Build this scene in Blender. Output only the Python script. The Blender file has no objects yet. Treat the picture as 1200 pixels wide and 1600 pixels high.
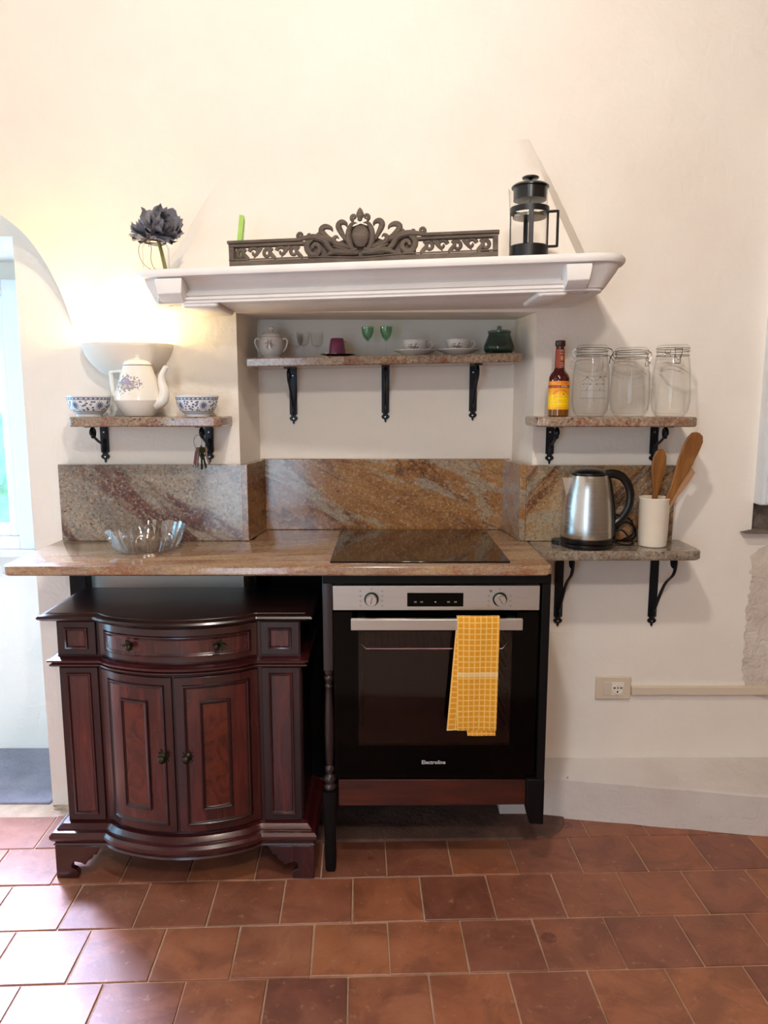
import bpy, bmesh, math, random
from mathutils import Vector, Matrix
from math import sin, cos, pi, radians, tan, atan
random.seed(7)
C = bpy.context.scene.collection
S = bpy.context.scene

# ---------------------------------------------------------------- camera, world, lights, exposure
CAM_H, PITCH, FPX = 1.415, radians(8.5), 1150.0
cd = bpy.data.cameras.new('camera'); cam = bpy.data.objects.new('camera', cd); C.objects.link(cam)
cam.location = (0, 0, CAM_H); cam.rotation_euler = (pi/2 - PITCH, 0, 0)
cd.sensor_fit = 'VERTICAL'; cd.sensor_height = 36; cd.lens = 36*FPX/1600; cd.clip_start = .02
S.camera = cam
S.view_settings.view_transform = 'Standard'; S.view_settings.look = 'None'
S.view_settings.gamma = 1; S.view_settings.use_curve_mapping = False
S.view_settings.exposure = 0.56
w = bpy.data.worlds.new('sky'); S.world = w; w.use_nodes = True
bg = w.node_tree.nodes['Background']; bg.inputs[0].default_value = (.50, .78, 1.0, 1); bg.inputs[1].default_value = 2.6

def light(name, typ, loc, energy, col, rot=(0,0,0), size=.2, size_y=None):
    l = bpy.data.lights.new(name, typ); l.energy = energy; l.color = col
    if typ == 'AREA':
        l.size = size
        if size_y: l.shape = 'RECTANGLE'; l.size_y = size_y
    else: l.shadow_soft_size = size
    o = bpy.data.objects.new(name, l); C.objects.link(o); o.location = loc; o.rotation_euler = rot
    return o
# daylight coming in through the window of the left recess
light('window_daylight', 'AREA', (-1.95, 3.50, 2.25), 640, (.62, .66, 1.0), (radians(-44), 0, radians(24)), 1.0, .8)
# bluish daylight added through an unseen opening in the left wall, beside the recess
light('added_side_daylight', 'AREA', (-2.62, 2.33, 1.15), 12, (.20, .62, 1.0), (0, radians(-90), 0), 1.9, .85)
# the room's two ceiling lamps
light('ceiling_lamp_light', 'POINT', (-.10, .75, 2.95), 50, (1.0, .935, .86), size=.06)
light('rear_lamp_light', 'POINT', (.15, -.75, 2.85), 58, (1.0, .935, .86), size=.08)
# bulb inside the wall sconce
light('sconce_bulb_light', 'POINT', (-.828, 2.35, 1.615), 2.9, (1.0, .76, .30), size=.03)
# cool fill light added behind the camera, at an unseen wall opening
light('added_rear_fill', 'AREA', (-1.25, -2.12, 1.35), 14, (.72, .82, 1.0), (radians(90), 0, 0), .9, 2.0)

# ---------------------------------------------------------------- helpers
def at(px, py, d):
    """a point of the room seen at a photo pixel, d metres in front of the camera foot"""
    t = tan(atan((py-800)/FPX) + PITCH)
    z = d*cos(PITCH) + d*t*sin(PITCH)
    return Vector(((px-600)/FPX*z, d, CAM_H - d*t))

def lin(c):
    if isinstance(c, str):
        c = [int(c[i:i+2], 16)/255 for i in (0, 2, 4)]
    return tuple((v/12.92 if v <= .04045 else ((v+.055)/1.055)**2.4) for v in c) + (1,)

class NT:
    def __init__(s, name):
        s.m = bpy.data.materials.new(name); s.m.use_nodes = True
        s.t = s.m.node_tree; s.b = s.t.nodes['Principled BSDF']; s.out = s.t.nodes['Material Output']
    def n(s, typ, **k):
        o = s.t.nodes.new('ShaderNode'+typ)
        for a, v in k.items():
            if a.startswith('i_'):
                key = a[2:]; key = int(key) if key.isdigit() else key.replace('_', ' ')
                o.inputs[key].default_value = v
            else: setattr(o, a, v)
        return o
    def l(s, a, b): s.t.links.new(a, b)
    def coord(s, kind='Object', scale=(1,1,1), rot=(0,0,0), loc=(0,0,0)):
        tc = s.n('TexCoord'); r_ = s.n('Mapping'); mp = s.n('Mapping'); r_.inputs['Rotation'].default_value = rot
        mp.inputs['Scale'].default_value = scale; mp.inputs['Location'].default_value = loc
        s.l(tc.outputs[kind], r_.inputs[0]); s.l(r_.outputs[0], mp.inputs[0]); return mp.outputs[0]
    def noise(s, vec, scale, detail=4, rough=.5, dist=0):
        o = s.n('TexNoise'); o.inputs['Scale'].default_value = scale; o.inputs['Detail'].default_value = detail
        o.inputs['Roughness'].default_value = rough; o.inputs['Distortion'].default_value = dist
        s.l(vec, o.inputs['Vector']); return o.outputs['Fac']
    def ramp(s, fac, stops, interp='LINEAR'):
        r = s.n('ValToRGB'); e = r.color_ramp; e.interpolation = interp
        while len(e.elements) < len(stops): e.elements.new(.5)
        for el, (p, c) in zip(e.elements, stops):
            el.position = p; el.color = lin(c) if not isinstance(c, (int, float)) else (c, c, c, 1)
        s.l(fac, r.inputs[0]); return r.outputs[0]
    def mix(s, fac, a, b, mode='MIX'):
        o = s.n('Mix', data_type='RGBA', blend_type=mode)
        for i, v in ((0, fac), (6, a), (7, b)):
            if hasattr(v, 'links'): s.l(v, o.inputs[i])
            else: o.inputs[i].default_value = v if i == 0 else (lin(v) if not (isinstance(v, tuple) and len(v) == 4) else v)
        return o.outputs[2]
    def math(s, op, a, b=None):
        o = s.n('Math', operation=op)
        for i, v in ((0, a), (1, b)):
            if v is None: continue
            if hasattr(v, 'links'): s.l(v, o.inputs[i])
            else: o.inputs[i].default_value = v
        return o.outputs[0]
    def bump(s, h, strength=.3, dist=.01):
        o = s.n('Bump'); o.inputs['Strength'].default_value = strength; o.inputs['Distance'].default_value = dist
        s.l(h, o.inputs['Height']); s.l(o.outputs[0], s.b.inputs['Normal']); return o
    def set(s, **k):
        for a, v in k.items(): s.b.inputs[a.replace('_', ' ')].default_value = v
        return s
    def base(s, c): s.l(c, s.b.inputs['Base Color'])

def plain(name, col, rough=.5, metal=0, var=.08, nscale=30, **k):
    t = NT(name); c = lin(col)
    f = t.noise(t.coord(), nscale, 3)
    d = tuple(max(0, v*(1-var*2)) for v in c[:3])+(1,); l = tuple(min(1, v*(1+var)) for v in c[:3])+(1,)
    t.base(t.mix(f, d, l)); t.set(Roughness=rough, Metallic=metal)
    for a, v in k.items(): t.b.inputs[a.replace('_', ' ')].default_value = v
    return t.m

def plaster(name, col, col2, b=.35, scale=1.0, dirt=False):
    t = NT(name); v = t.coord()
    n1 = t.noise(v, 2.2*scale, 5, .6); n2 = t.noise(v, 14*scale, 5, .6, .6); n3 = t.noise(v, 90*scale, 3)
    c = t.mix(t.ramp(n1, [(.3, 0.0), (.7, 1.0)]), col, col2)
    if dirt:
        s = t.noise(v, 38, 3, .6, .4)
        c = t.mix(t.ramp(s, [(.735, 0.0), (.76, .75)]), c, '6d5a4c')
    t.base(c); t.set(Roughness=.88)
    h = t.math('ADD', t.math('MULTIPLY', n2, 1.0), t.math('MULTIPLY', n3, .12))
    h = t.math('ADD', h, t.math('MULTIPLY', n1, 1.6))
    t.bump(h, b, .012); return t.m

def granite(name, base, veins, rot=(0, radians(35), 0), stretch=(1, 1, 3), speck=.5, loc=(0,0,0), black=.64, seed=0):
    """speckled stone: soft cloudy base, elongated coloured veins, dark and pale grains"""
    t = NT(name); wv = t.coord(loc=loc)
    v = t.coord(rot=rot, scale=stretch, loc=loc)
    c = t.ramp(t.noise(t.coord(rot=rot, scale=tuple(x*.8 for x in stretch), loc=(seed, 0, 0)), 4.0, 6, .65, .6), base)
    for k, (col, lo, hi, amt, sc, ds) in enumerate(veins):
        n = t.noise(t.coord(rot=rot, scale=stretch, loc=(loc[0]+k*3.7+seed, loc[1], loc[2]+k*1.9)), sc, 6, .62, ds)
        c = t.mix(t.ramp(n, [(lo, 0.0), (lo+.03, amt), (hi, amt), (hi+.05, 0.0)]), c, col)
    g = t.noise(wv, 120, 4, .75)
    c = t.mix(t.ramp(g, [(.36, speck), (.50, 0.0)]), c, '2f2622')
    g2 = t.noise(t.coord(loc=(5, 2, 1)), 105, 4, .75)
    c = t.mix(t.ramp(g2, [(.52, 0.0), (.70, speck)]), c, 'ccbba4')
    g4 = t.noise(t.coord(loc=(3, 1, 2)), 60, 4, .7)
    c = t.mix(t.ramp(g4, [(.52, 0.0), (.66, .5)]), c, '8f5b3a')
    g3 = t.noise(wv, 48, 6, .8, .3)
    c = t.mix(t.ramp(g3, [(black, 0.0), (black+.03, .9)]), c, '191211')
    t.base(c); t.set(Roughness=.15); t.b.inputs['Coat Weight'].default_value = .12; t.b.inputs['Coat Roughness'].default_value = .05
    return t.m

def wood(name, stops, rot=(0,0,0), scale=(9, 9, .9), rough=.28, coat=.5, nsc=3.0, dist=1.2):
    t = NT(name); v = t.coord(scale=scale, rot=rot)
    n = t.noise(v, nsc, 6, .6, dist); n2 = t.noise(t.coord(), 3.2, 3)
    c = t.ramp(n, stops)
    c = t.mix(t.ramp(n2, [(.35, .45), (.65, 0.0)]), c, stops[0][1])
    t.base(c); t.set(Roughness=rough); t.b.inputs['Coat Weight'].default_value = coat; t.b.inputs['Coat Roughness'].default_value = .18
    t.bump(n, .06, .003); return t.m

def glass(name, tint=(.96, .98, .97), gloss=.05, edge=.55, rough=.02):
    """thin-walled glass: tinted transparency, reflections growing towards grazing angles"""
    t = NT(name); t.t.nodes.remove(t.b)
    tr = t.n('BsdfTransparent'); tr.inputs[0].default_value = tint+(1,)
    tr2 = t.n('BsdfTransparent'); tr2.inputs[0].default_value = tuple(v**5*.72 for v in tint)+(1,)
    gl = t.n('BsdfGlossy'); gl.inputs['Roughness'].default_value = rough
    lw = t.n('LayerWeight'); lw.inputs[0].default_value = .5
    p = t.math('POWER', lw.outputs['Facing'], 6.0)
    m0 = t.n('MixShader'); t.l(p, m0.inputs[0]); t.l(tr.outputs[0], m0.inputs[1]); t.l(tr2.outputs[0], m0.inputs[2])
    f = t.math('ADD', t.math('MULTIPLY', t.math('POWER', lw.outputs['Facing'], 4.0), edge), gloss)
    m1 = t.n('MixShader'); t.l(f, m1.inputs[0]); t.l(m0.outputs[0], m1.inputs[1]); t.l(gl.outputs[0], m1.inputs[2])
    t.l(m1.outputs[0], t.out.inputs[0]); return t.m

def uvcoord(t):
    tc = t.n('TexCoord'); return tc.outputs['UV']

# --- mesh helpers
def nb(): return bmesh.new()

def box(bm, x0, x1, y0, y1, z0, z1, M=None):
    vs = [bm.verts.new((x, y, z)) for x in (x0, x1) for y in (y0, y1) for z in (z0, z1)]
    for f in ((0,1,3,2), (4,6,7,5), (0,4,5,1), (2,3,7,6), (0,2,6,4), (1,5,7,3)):
        bm.faces.new([vs[i] for i in f])
    if M: bmesh.ops.transform(bm, matrix=M, verts=vs)
    return vs

def prism(bm, poly, y0, y1, axis='Y', M=None):
    """extrude a closed 2D outline; axis Y: outline in XZ, axis Z: outline in XY, axis X: outline in YZ"""
    def P(p, t):
        return {'Y': (p[0], t, p[1]), 'Z': (p[0], p[1], t), 'X': (t, p[0], p[1])}[axis]
    a = [bm.verts.new(P(p, y0)) for p in poly]; b = [bm.verts.new(P(p, y1)) for p in poly]
    n = len(poly)
    bm.faces.new(a); bm.faces.new(b[::-1])
    for i in range(n): bm.faces.new((a[i], b[i], b[(i+1) % n], a[(i+1) % n]))
    if M: bmesh.ops.transform(bm, matrix=M, verts=a+b)
    return a+b

def lathe(bm, prof, seg=32, c=(0,0,0), M=None, squash=1.0, closed=False, rfun=None):
    uv = bm.loops.layers.uv.verify()
    rings = []
    allv = []
    L = [0]
    for i in range(1, len(prof)): L.append(L[-1] + math.dist(prof[i], prof[i-1]))
    for r, z in prof:
        if r < 1e-6:
            v = bm.verts.new((c[0], c[1], c[2]+z)); rings.append([v]); allv.append(v)
        else:
            rg = []
            for k in range(seg):
                a = 2*pi*k/seg - pi/2
                rr = r*(rfun(a, z) if rfun else 1)
                rg.append(bm.verts.new((c[0]+rr*cos(a), c[1]+rr*sin(a)*squash, c[2]+z)))
            rings.append(rg); allv += rg
    for i in range(len(prof)-1):
        A, B = rings[i], rings[i+1]
        for k in range(seg):
            k2 = (k+1) % seg
            u0, u1 = k/seg, (k+1)/seg; v0, v1 = prof[i][1], prof[i+1][1]
            if len(A) == 1 and len(B) == 1: continue
            if len(A) == 1: vs, us = (A[0], B[k2], B[k]), ((u0, v0), (u1, v1), (u0, v1))
            elif len(B) == 1: vs, us = (A[k], A[k2], B[0]), ((u0, v0), (u1, v0), (u0, v1))
            else: vs, us = (A[k], A[k2], B[k2], B[k]), ((u0, v0), (u1, v0), (u1, v1), (u0, v1))
            try: f = bm.faces.new(vs)
            except ValueError: continue
            for lp, q in zip(f.loops, us): lp[uv].uv = q
    if M: bmesh.ops.transform(bm, matrix=M, verts=allv)
    return allv

def tube(bm, pts, rad, seg=8, flat=1.0, closed=False, fdir=None):
    """tube along points; rad number or list; flat squashes it along fdir"""
    pts = [Vector(p) for p in pts]; n = len(pts)
    if not isinstance(rad, (list, tuple)): rad = [rad]*n
    up = Vector((0, 0, 1)); rings = []; prev = None
    for i, p in enumerate(pts):
        a = pts[(i-1) % n] if (closed or i > 0) else pts[i]; b = pts[(i+1) % n] if (closed or i < n-1) else pts[i]
        t = (b-a).normalized() if (b-a).length > 1e-9 else Vector((0, 0, 1))
        if prev is None:
            s = fdir.copy() if fdir else t.cross(up)
            if s.length < 1e-3: s = t.cross(Vector((0, 1, 0)))
        else: s = prev
        s = (s - t*s.dot(t)).normalized(); prev = s; q = t.cross(s)
        rings.append([bm.verts.new(p + s*cos(2*pi*k/seg)*rad[i]*flat + q*sin(2*pi*k/seg)*rad[i]) for k in range(seg)])
    m = n if closed else n-1
    for i in range(m):
        A, B = rings[i], rings[(i+1) % n]
        for k in range(seg): bm.faces.new((A[k], A[(k+1) % seg], B[(k+1) % seg], B[k]))
    if not closed: bm.faces.new(rings[0][::-1]); bm.faces.new(rings[-1])
    return [v for r in rings for v in r]

def smoothpts(pts, k=6):
    """Catmull-Rom through the points"""
    P = [Vector(p) for p in pts]; P = [P[0]*2-P[1]] + P + [P[-1]*2-P[-2]]; out = []
    for i in range(1, len(P)-2):
        for j in range(k):
            t = j/k; a, b, c, d = P[i-1:i+3]
            out.append(.5*((2*b)+(c-a)*t+(2*a-5*b+4*c-d)*t*t+(3*b-a-3*c+d)*t**3))
    out.append(P[-2]); return out

def loopsolid(bm, path, prof, lock=lambda p: False):
    """solid from a closed plan outline (counter-clockwise from above) whose edge follows profile (outward offset, z)"""
    n = len(path); nrm = []
    for i in range(n):
        a, b, c = Vector(path[i-1]), Vector(path[i]), Vector(path[(i+1) % n])
        e1 = (b-a).normalized(); e2 = (c-b).normalized()
        n1 = Vector((e1.y, -e1.x)); n2 = Vector((e2.y, -e2.x)); m = (n1+n2)
        m = m/max(.35, m.dot(n1)) if m.length > 1e-6 else n1
        if lock(path[i]): m = Vector((m.x, 0))
        nrm.append(m)
    rings = [[bm.verts.new((path[i][0]+nrm[i].x*o, path[i][1]+nrm[i].y*o, z)) for i in range(n)] for o, z in prof]
    for A, B in zip(rings, rings[1:]):
        for i in range(n): bm.faces.new((A[i], A[(i+1) % n], B[(i+1) % n], B[i]))
    bm.faces.new(rings[0][::-1]); bm.faces.new(rings[-1])
    return [v for r in rings for v in r]

def rrect(x0, x1, y0, y1, r, seg=5, corners=(1,1,1,1)):
    """rounded rectangle CCW from lower-left; corners = ll, lr, ur, ul"""
    out = []
    for (cx, cy, a0, on) in ((x0, y0, pi, corners[0]), (x1, y0, 1.5*pi, corners[1]), (x1, y1, 0, corners[2]), (x0, y1, .5*pi, corners[3])):
        if not on: out.append((cx, cy)); continue
        ox = cx + (r if cx == x0 else -r); oy = cy + (r if cy == y0 else -r)
        for k in range(seg+1):
            a = a0 + pi/2*k/seg; out.append((ox+r*cos(a), oy+r*sin(a)))
    return out

def wloc(o):
    v = Vector(o.location)
    while o.parent: o = o.parent; v += Vector(o.location)
    return v

def obj(name, bm, mat, parent=None, local=False, smooth=True, bevel=0, origin=None, angle=35, seg=2, sub=0, kind=None, label=None):
    me = bpy.data.meshes.new(name)
    bmesh.ops.recalc_face_normals(bm, faces=bm.faces)
    o = bpy.data.objects.new(name, me); C.objects.link(o)
    if parent is not None:
        o.parent = parent
        if not local: bmesh.ops.translate(bm, vec=-wloc(parent), verts=bm.verts)
    elif origin is not None:
        bmesh.ops.translate(bm, vec=-Vector(origin), verts=bm.verts); o.location = origin
    bm.to_mesh(me); bm.free()
    if smooth:
        me.shade_smooth(); me.set_sharp_from_angle(angle=radians(angle))
    if mat: me.materials.append(mat)
    if bevel:
        b = o.modifiers.new('edge', 'BEVEL'); b.width = bevel; b.segments = seg; b.limit_method = 'ANGLE'; b.angle_limit = radians(40)
        b.harden_normals = False
    if sub:
        s = o.modifiers.new('sub', 'SUBSURF'); s.levels = sub; s.render_levels = sub
    if kind: o['kind'] = kind
    if label: o['label'] = label
    return o

def tag(o, label, cat, group=None):
    o['label'] = label; o['category'] = cat
    if group: o['group'] = group
    return o

def thing(name, label, cat, loc=(0,0,0), rotz=0, group=None):
    o = bpy.data.objects.new(name, None); C.objects.link(o); o.location = loc; o.rotation_euler = (0, 0, rotz)
    o.empty_display_size = .05
    return tag(o, label, cat, group)

def dup(root, loc, rotz, label, group=None):
    r = root.copy(); C.objects.link(r); r.location = loc; r.rotation_euler = (0, 0, rotz); r['label'] = label
    if group: r['group'] = group
    for ch in list(root.children):
        c = ch.copy(); C.objects.link(c); c.parent = r
        for g in ch.children:
            d = g.copy(); C.objects.link(d); d.parent = c
    return r

def struct(name, bm, mat, parent=None, **k):
    o = obj(name, bm, mat, parent, **k)
    if parent is None: o['kind'] = 'structure'
    return o

def text_bm(s, size, extrude=.0003, align='CENTER', spacing=1.0, bold=0):
    cu = bpy.data.curves.new('txt', 'FONT'); cu.body = s; cu.size = size; cu.extrude = extrude; cu.align_x = align
    cu.align_y = 'CENTER'; cu.space_character = spacing; cu.offset = bold; cu.resolution_u = 3
    o = bpy.data.objects.new('txt', cu); C.objects.link(o)
    bpy.context.view_layer.update()
    me = bpy.data.meshes.new_from_object(o.evaluated_get(bpy.context.evaluated_depsgraph_get()))
    bpy.data.objects.remove(o); bm = nb(); bm.from_mesh(me); bpy.data.meshes.remove(me)
    bmesh.ops.transform(bm, matrix=Matrix.Rotation(pi/2, 4, 'X'), verts=bm.verts)   # stands in the XZ plane, reads from -Y
    return bm
# ---------------------------------------------------------------- materials
M_wall = plaster('wall_plaster', 'f3ebe0', 'ece2d6', .34)
M_rough = plaster('rough_plaster', 'e4d8cb', 'cfc0b2', 1.0, 2.5)
M_plinth = plaster('plinth_plaster', 'dcd3cd', 'cfc4bd', .45, 1.6, dirt=True)
M_far = plaster('low_bounce_plaster', '8f7c68', '7f6c5a', .2)  # for the unseen walls and ceiling, kept dark to cut bounced light
M_white = plaster('mantel_paint', 'efeae6', 'e4deda', .12, 2)
M_frame = plain('window_paint', 'dfe3e6', .5, var=.03)
M_stone = plaster('exposed_stone', '8b7d72', '5b4f48', 1.0, 5)
G_left = granite('granite_grey_wine', [(.3, '756c64'), (.5, '958a7d'), (.7, 'a59785')], [('5c3a39', .47, .535, .9, 1.6, .6), ('b29a78', .585, .62, .6, 2.2, .8)], (0, radians(-38), 0), (.6, .6, 2.2), .62, (1.3, 0, .2), .61)
G_mid = granite('granite_ochre', [(.3, '70492f'), (.5, '94693f'), (.7, 'a88354')], [('5a3626', .42, .46, .85, 2.0, .8), ('989080', .50, .535, .8, 1.8, .7), ('5a3a2c', .57, .60, .8, 2.6, .8), ('a8593a', .63, .70, .6, 2.5, .5)], (0, radians(-30), 0), (.7, .7, 2.4), .5, (0, 0, 0), .63, 2)
G_right = granite('granite_ochre_grey', [(.3, '7e5c3e'), (.5, 'a07f55'), (.7, '9d937f')], [('5f3a28', .40, .455, .9, 2.2, .6), ('5f3a28', .53, .57, .85, 2.6, .6), ('928c7c', .475, .51, .8, 2.2, .5), ('a8653c', .60, .66, .7, 2.4, .6)], (0, radians(48), 0), (.7, .7, 2.8), .5, (2, 0, 1), .64, 8)
G_top = granite('granite_worktop', [(.3, '8a6549'), (.5, 'a98969'), (.7, 'b79f80')], [('8a4f3a', .44, .48, .7, 2.6, .6), ('9c8b7a', .52, .56, .7, 2.6, .6), ('6d4a38', .60, .62, .7, 3.2, .6)], (0, 0, radians(-6)), (.6, 4.5, 3), .42, (0, 0, 0), .66, 1)
G_edge = granite('granite_shelf', [(.3, '7c675a'), (.5, '9a8471'), (.7, 'a8937d')], [('8a5a45', .46, .52, .7, 3.0, .5)], (0, radians(20), 0), (2.2, 2.2, 3), .65, (0, 0, 0), .61, 3)
G_ledge = granite('granite_grey_ledge', [(.3, '746a5f'), (.5, '918678'), (.7, '9b9080')], [('6f5d4c', .48, .52, .5, 3.0, .4)], (0, 0, 0), (2, 2, 2), .65, (4, 0, 0), .61, 4)
W_cab = wood('mahogany', [(.30, '1c080b'), (.48, '380f14'), (.62, '491718'), (.78, '5c221e')], rough=.27, coat=.4)
W_cabd = wood('dark_mahogany', [(.30, '17070a'), (.50, '2b0c10'), (.75, '3c1416')], rough=.33, coat=.25)
W_burl = wood('burl_veneer', [(.30, '2c0e0c'), (.45, '561f18'), (.60, '6b2c1c'), (.75, '451812')], scale=(7, 7, 5), rough=.25, nsc=2.2, dist=2.5)
W_panel = wood('door_wood', [(.30, '2b0e11'), (.48, '481a1b'), (.62, '5c2421'), (.78, '6e3028')], rough=.26, coat=.6)
M_sp = .5
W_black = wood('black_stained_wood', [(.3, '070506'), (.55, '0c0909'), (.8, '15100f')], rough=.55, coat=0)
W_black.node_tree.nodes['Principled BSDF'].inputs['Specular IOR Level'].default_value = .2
W_cabh = wood('mahogany_across', [(.30, '240a0c'), (.48, '3c1216'), (.62, '4a181a'), (.78, '5c2220')], scale=(.9, 9, 9), rough=.27, coat=.6)
W_cabt = wood('dark_mahogany_top', [(.30, '170a0e'), (.50, '24100f'), (.75, '341619')], scale=(.9, 9, 9), rough=.30, coat=.5)
W_leg = wood('dark_turned_wood', [(.3, '1b1316'), (.55, '2a1e22'), (.8, '3a2a2e')], rough=.35, coat=.4)
W_board = wood('red_pine_board', [(.3, '2c0d07'), (.5, '451709'), (.7, '5c2210')], scale=(1.0, 9, 9), rough=.45, coat=.15)
W_carve = wood('weathered_carved_wood', [(.25, '42372f'), (.5, '64564b'), (.75, '857567')], scale=(3, 9, 9), rough=.75, coat=0)
W_spoon = wood('olive_wood', [(.25, '6b421f'), (.5, '94602f'), (.75, 'b98345')], scale=(9, 9, 1), rough=.5, coat=.1)
W_beech = wood('beech_wood', [(.25, 'b37c4a'), (.5, 'c9935f'), (.75, 'd8a877')], scale=(9, 9, 1), rough=.5, coat=.1)
M_iron = plain('wrought_iron', '24252b', .42, .6, var=.2)
M_brass = plain('aged_bronze', '3e3a2c', .38, .9, var=.3, nscale=80)
M_black = plain('black_plastic', '0b0b0d', .28, 0, var=.1)
M_blackm = plain('black_enamel', '101012', .4, 0)
M_chrome = plain('chrome', 'c9c9c9', .15, 1, var=.02)
M_wire = plain('steel_wire', '9a968f', .25, 1, var=.05)
M_china = plain('white_china', 'f1ede6', .12, 0, var=.02, Coat_Weight=.4)
M_cream = plain('cream_ceramic', 'ece2d0', .25, 0, var=.03)
M_plast = plain('ivory_plastic', 'ddcdb8', .35, 0, var=.02)
M_plast2 = plain('white_plastic', 'efe6d8', .3, 0, var=.02)
M_hole = plain('socket_hole', '14100e', .6)
M_gold = plain('gilt_china', 'd9b98a', .25, .3)
M_mag = plain('magenta_china', '82305a', .2, 0, Coat_Weight=.5)
M_magd = plain('dark_magenta_china', '4a2238', .2, 0, Coat_Weight=.5)
M_red = plain('dark_red_leather', '5e2228', .5)
M_green = plain('lime_card', 'a4cf58', .5)
M_twine = plain('twine', '7c6446', .9)
M_stem = plain('flower_stem', '847c35', .6)
M_petal = plain('smoky_silk_petal', '8d8a92', .85, 0, var=.3, nscale=60)
M_shade = plain('sconce_plaster', 'e6dcd0', .8, 0, var=.02)
M_print = plain('black_print', '1c1a18', .6)
M_dim = plain('grey_print', '6d6660', .6)
M_lit = plain('white_print', 'c9c9c9', .5)
M_cav = plain('oven_enamel', '4a3c40', .35, .2)
GL = glass('clear_glass', (.996, .998, .996), .010, .30)
GLt = glass('thin_clear_glass', (.996, .996, .995), .015, .3)
GLb = glass('cut_crystal', (.985, .99, .99), .16, .7, .04)
GLg = glass('green_glass', (.70, .88, .76), .05, .5)
GLd = glass('dark_green_glass', (.50, .62, .58), .06, .5)
GLp = glass('window_glass', (.93, .97, .98), .05, .4)
GLo = glass('oven_window_glass', (.62, .54, .56), .035, .2, .05)

def steel(name, stretch, col='b9b2ab', r=.26, aniso=.6):
    t = NT(name); v = t.coord(scale=stretch); n = t.noise(v, 8, 3)
    t.base(t.mix(n, lin(col), 'c9c4bd')); t.set(Metallic=1.0)
    t.l(t.ramp(n, [(.3, r*.8), (.7, r*1.25)]), t.b.inputs['Roughness'])
    t.b.inputs['Anisotropic'].default_value = aniso
    if stretch[2] > 100:
        tg = t.n('Tangent', direction_type='RADIAL', axis='Z'); t.l(tg.outputs[0], t.b.inputs['Tangent'])
    return t.m
M_steel = steel('brushed_steel_panel', (1, 30, 60), 'd2cbc3', .40)
M_kettle = steel('brushed_steel_kettle', (1, 1, 160), 'c9c4bd', .22, .85)

t = NT('hob_glass'); t.set(Roughness=.06); t.b.inputs['Base Color'].default_value = lin('0e0b0c'); M_hob = t.m
t.b.inputs['Coat Weight'].default_value = .5
t = NT('oven_black_glass'); t.set(Roughness=.07); t.b.inputs['Base Color'].default_value = lin('030303'); t.b.inputs['Specular IOR Level'].default_value = .12; M_ovenglass = t.m

# terracotta: each tile has its own tint
def terracotta(name):
    t = NT(name); v = t.coord(); oi = t.n('ObjectInfo')
    geo = t.n('NewGeometry')
    n = t.noise(geo.outputs['Position'], 9, 5, .65); n2 = t.noise(geo.outputs['Position'], 2.6, 3)
    c = t.ramp(n, [(.28, '6b4136'), (.5, '925a47'), (.72, 'ad755b')])
    tint = t.ramp(oi.outputs['Random'], [(0, '6d4034'), (.3, '955a43'), (.55, 'ab6842'), (.8, '7c4c3d'), (1, 'b87347')])
    c = t.mix(.62, c, tint)
    st = t.n('TexVoronoi'); st.inputs['Scale'].default_value = 6.5; t.l(geo.outputs['Position'], st.inputs['Vector'])
    sep = t.n('SeparateColor'); t.l(st.outputs['Color'], sep.inputs[0])
    rad = t.math('MULTIPLY', sep.outputs[0], .20)
    spot = t.math('MULTIPLY', t.math('LESS_THAN', st.outputs['Distance'], rad), t.math('GREATER_THAN', sep.outputs[1], .45))
    soft = t.math('MULTIPLY', spot, .6)
    c = t.mix(soft, c, '5a2e26')
    w1 = t.noise(geo.outputs['Position'], 5.5, 6, .72, .8)
    c = t.mix(t.ramp(w1, [(.40, .42), (.52, 0.0)]), c, '5f382d'); c = t.mix(t.ramp(w1, [(.56, 0.0), (.70, .4)]), c, 'b47c58')
    d = t.noise(geo.outputs['Position'], 34, 4, .7)
    c = t.mix(t.ramp(d, [(.60, 0.0), (.70, .34)]), c, 'cf9f80')
    g = t.ramp(n2, [(.56, 0.0), (.72, .45)]); c = t.mix(g, c, '5b4236')
    t.base(c); t.l(t.ramp(n, [(.3, .34), (.7, .5)]), t.b.inputs['Roughness'])
    t.bump(t.math('ADD', n, t.math('MULTIPLY', d, .3)), .25, .004); t.b.inputs['Coat Weight'].default_value = .22; t.b.inputs['Coat Roughness'].default_value = .28; return t.m
M_tile = terracotta('terracotta_tile')
M_grout = plaster('sandy_grout', 'd2b499', 'b8957a', .6, 8)
M_slab = plaster('worn_stone', '7d5b4e', '5a4038', .6, 4)
M_slab2 = plaster('grey_stone', '8f8790', '777079', .5, 4)

# ---------------------------------------------------------------- room
WD = 2.43
bm = nb()
NB, NT_, NX0, NX1 = 2.65, 1.70, -.475, .49
TOP = 3.2
prism(bm, [(-1.175, WD), (NX0, WD), (NX0+.03, NB), (NX0+.03, 2.95), (-1.30, 2.95), (-1.30, 2.86)], 0, TOP, 'Z')       # pier between window recess and niche
box(bm, -2.6, -1.175, WD, 2.95, 1.933, TOP)
box(bm, -2.6, -1.30, 2.86, 2.95, 0, .85); box(bm, -2.6, -1.30, 2.86, 2.95, 1.86, 1.933)
box(bm, -2.6, -2.20, 2.86, 2.95, .85, 1.86)
box(bm, NX0+.03, NX1-.03, NB, 2.95, 0, TOP)
box(bm, NX0+.0, NX1, WD, NB, NT_, TOP)
prism(bm, [(NX1, WD), (1.231, WD), (1.231, 2.95), (NX1-.03, 2.95), (NX1-.03, NB)], 0, TOP, 'Z')
box(bm, 1.231, 2.2, WD, 2.95, 0, .985); box(bm, 1.231, 2.2, 2.50, 2.95, .985, TOP); box(bm, 1.9, 2.2, WD, 2.5, .985, TOP)
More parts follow.
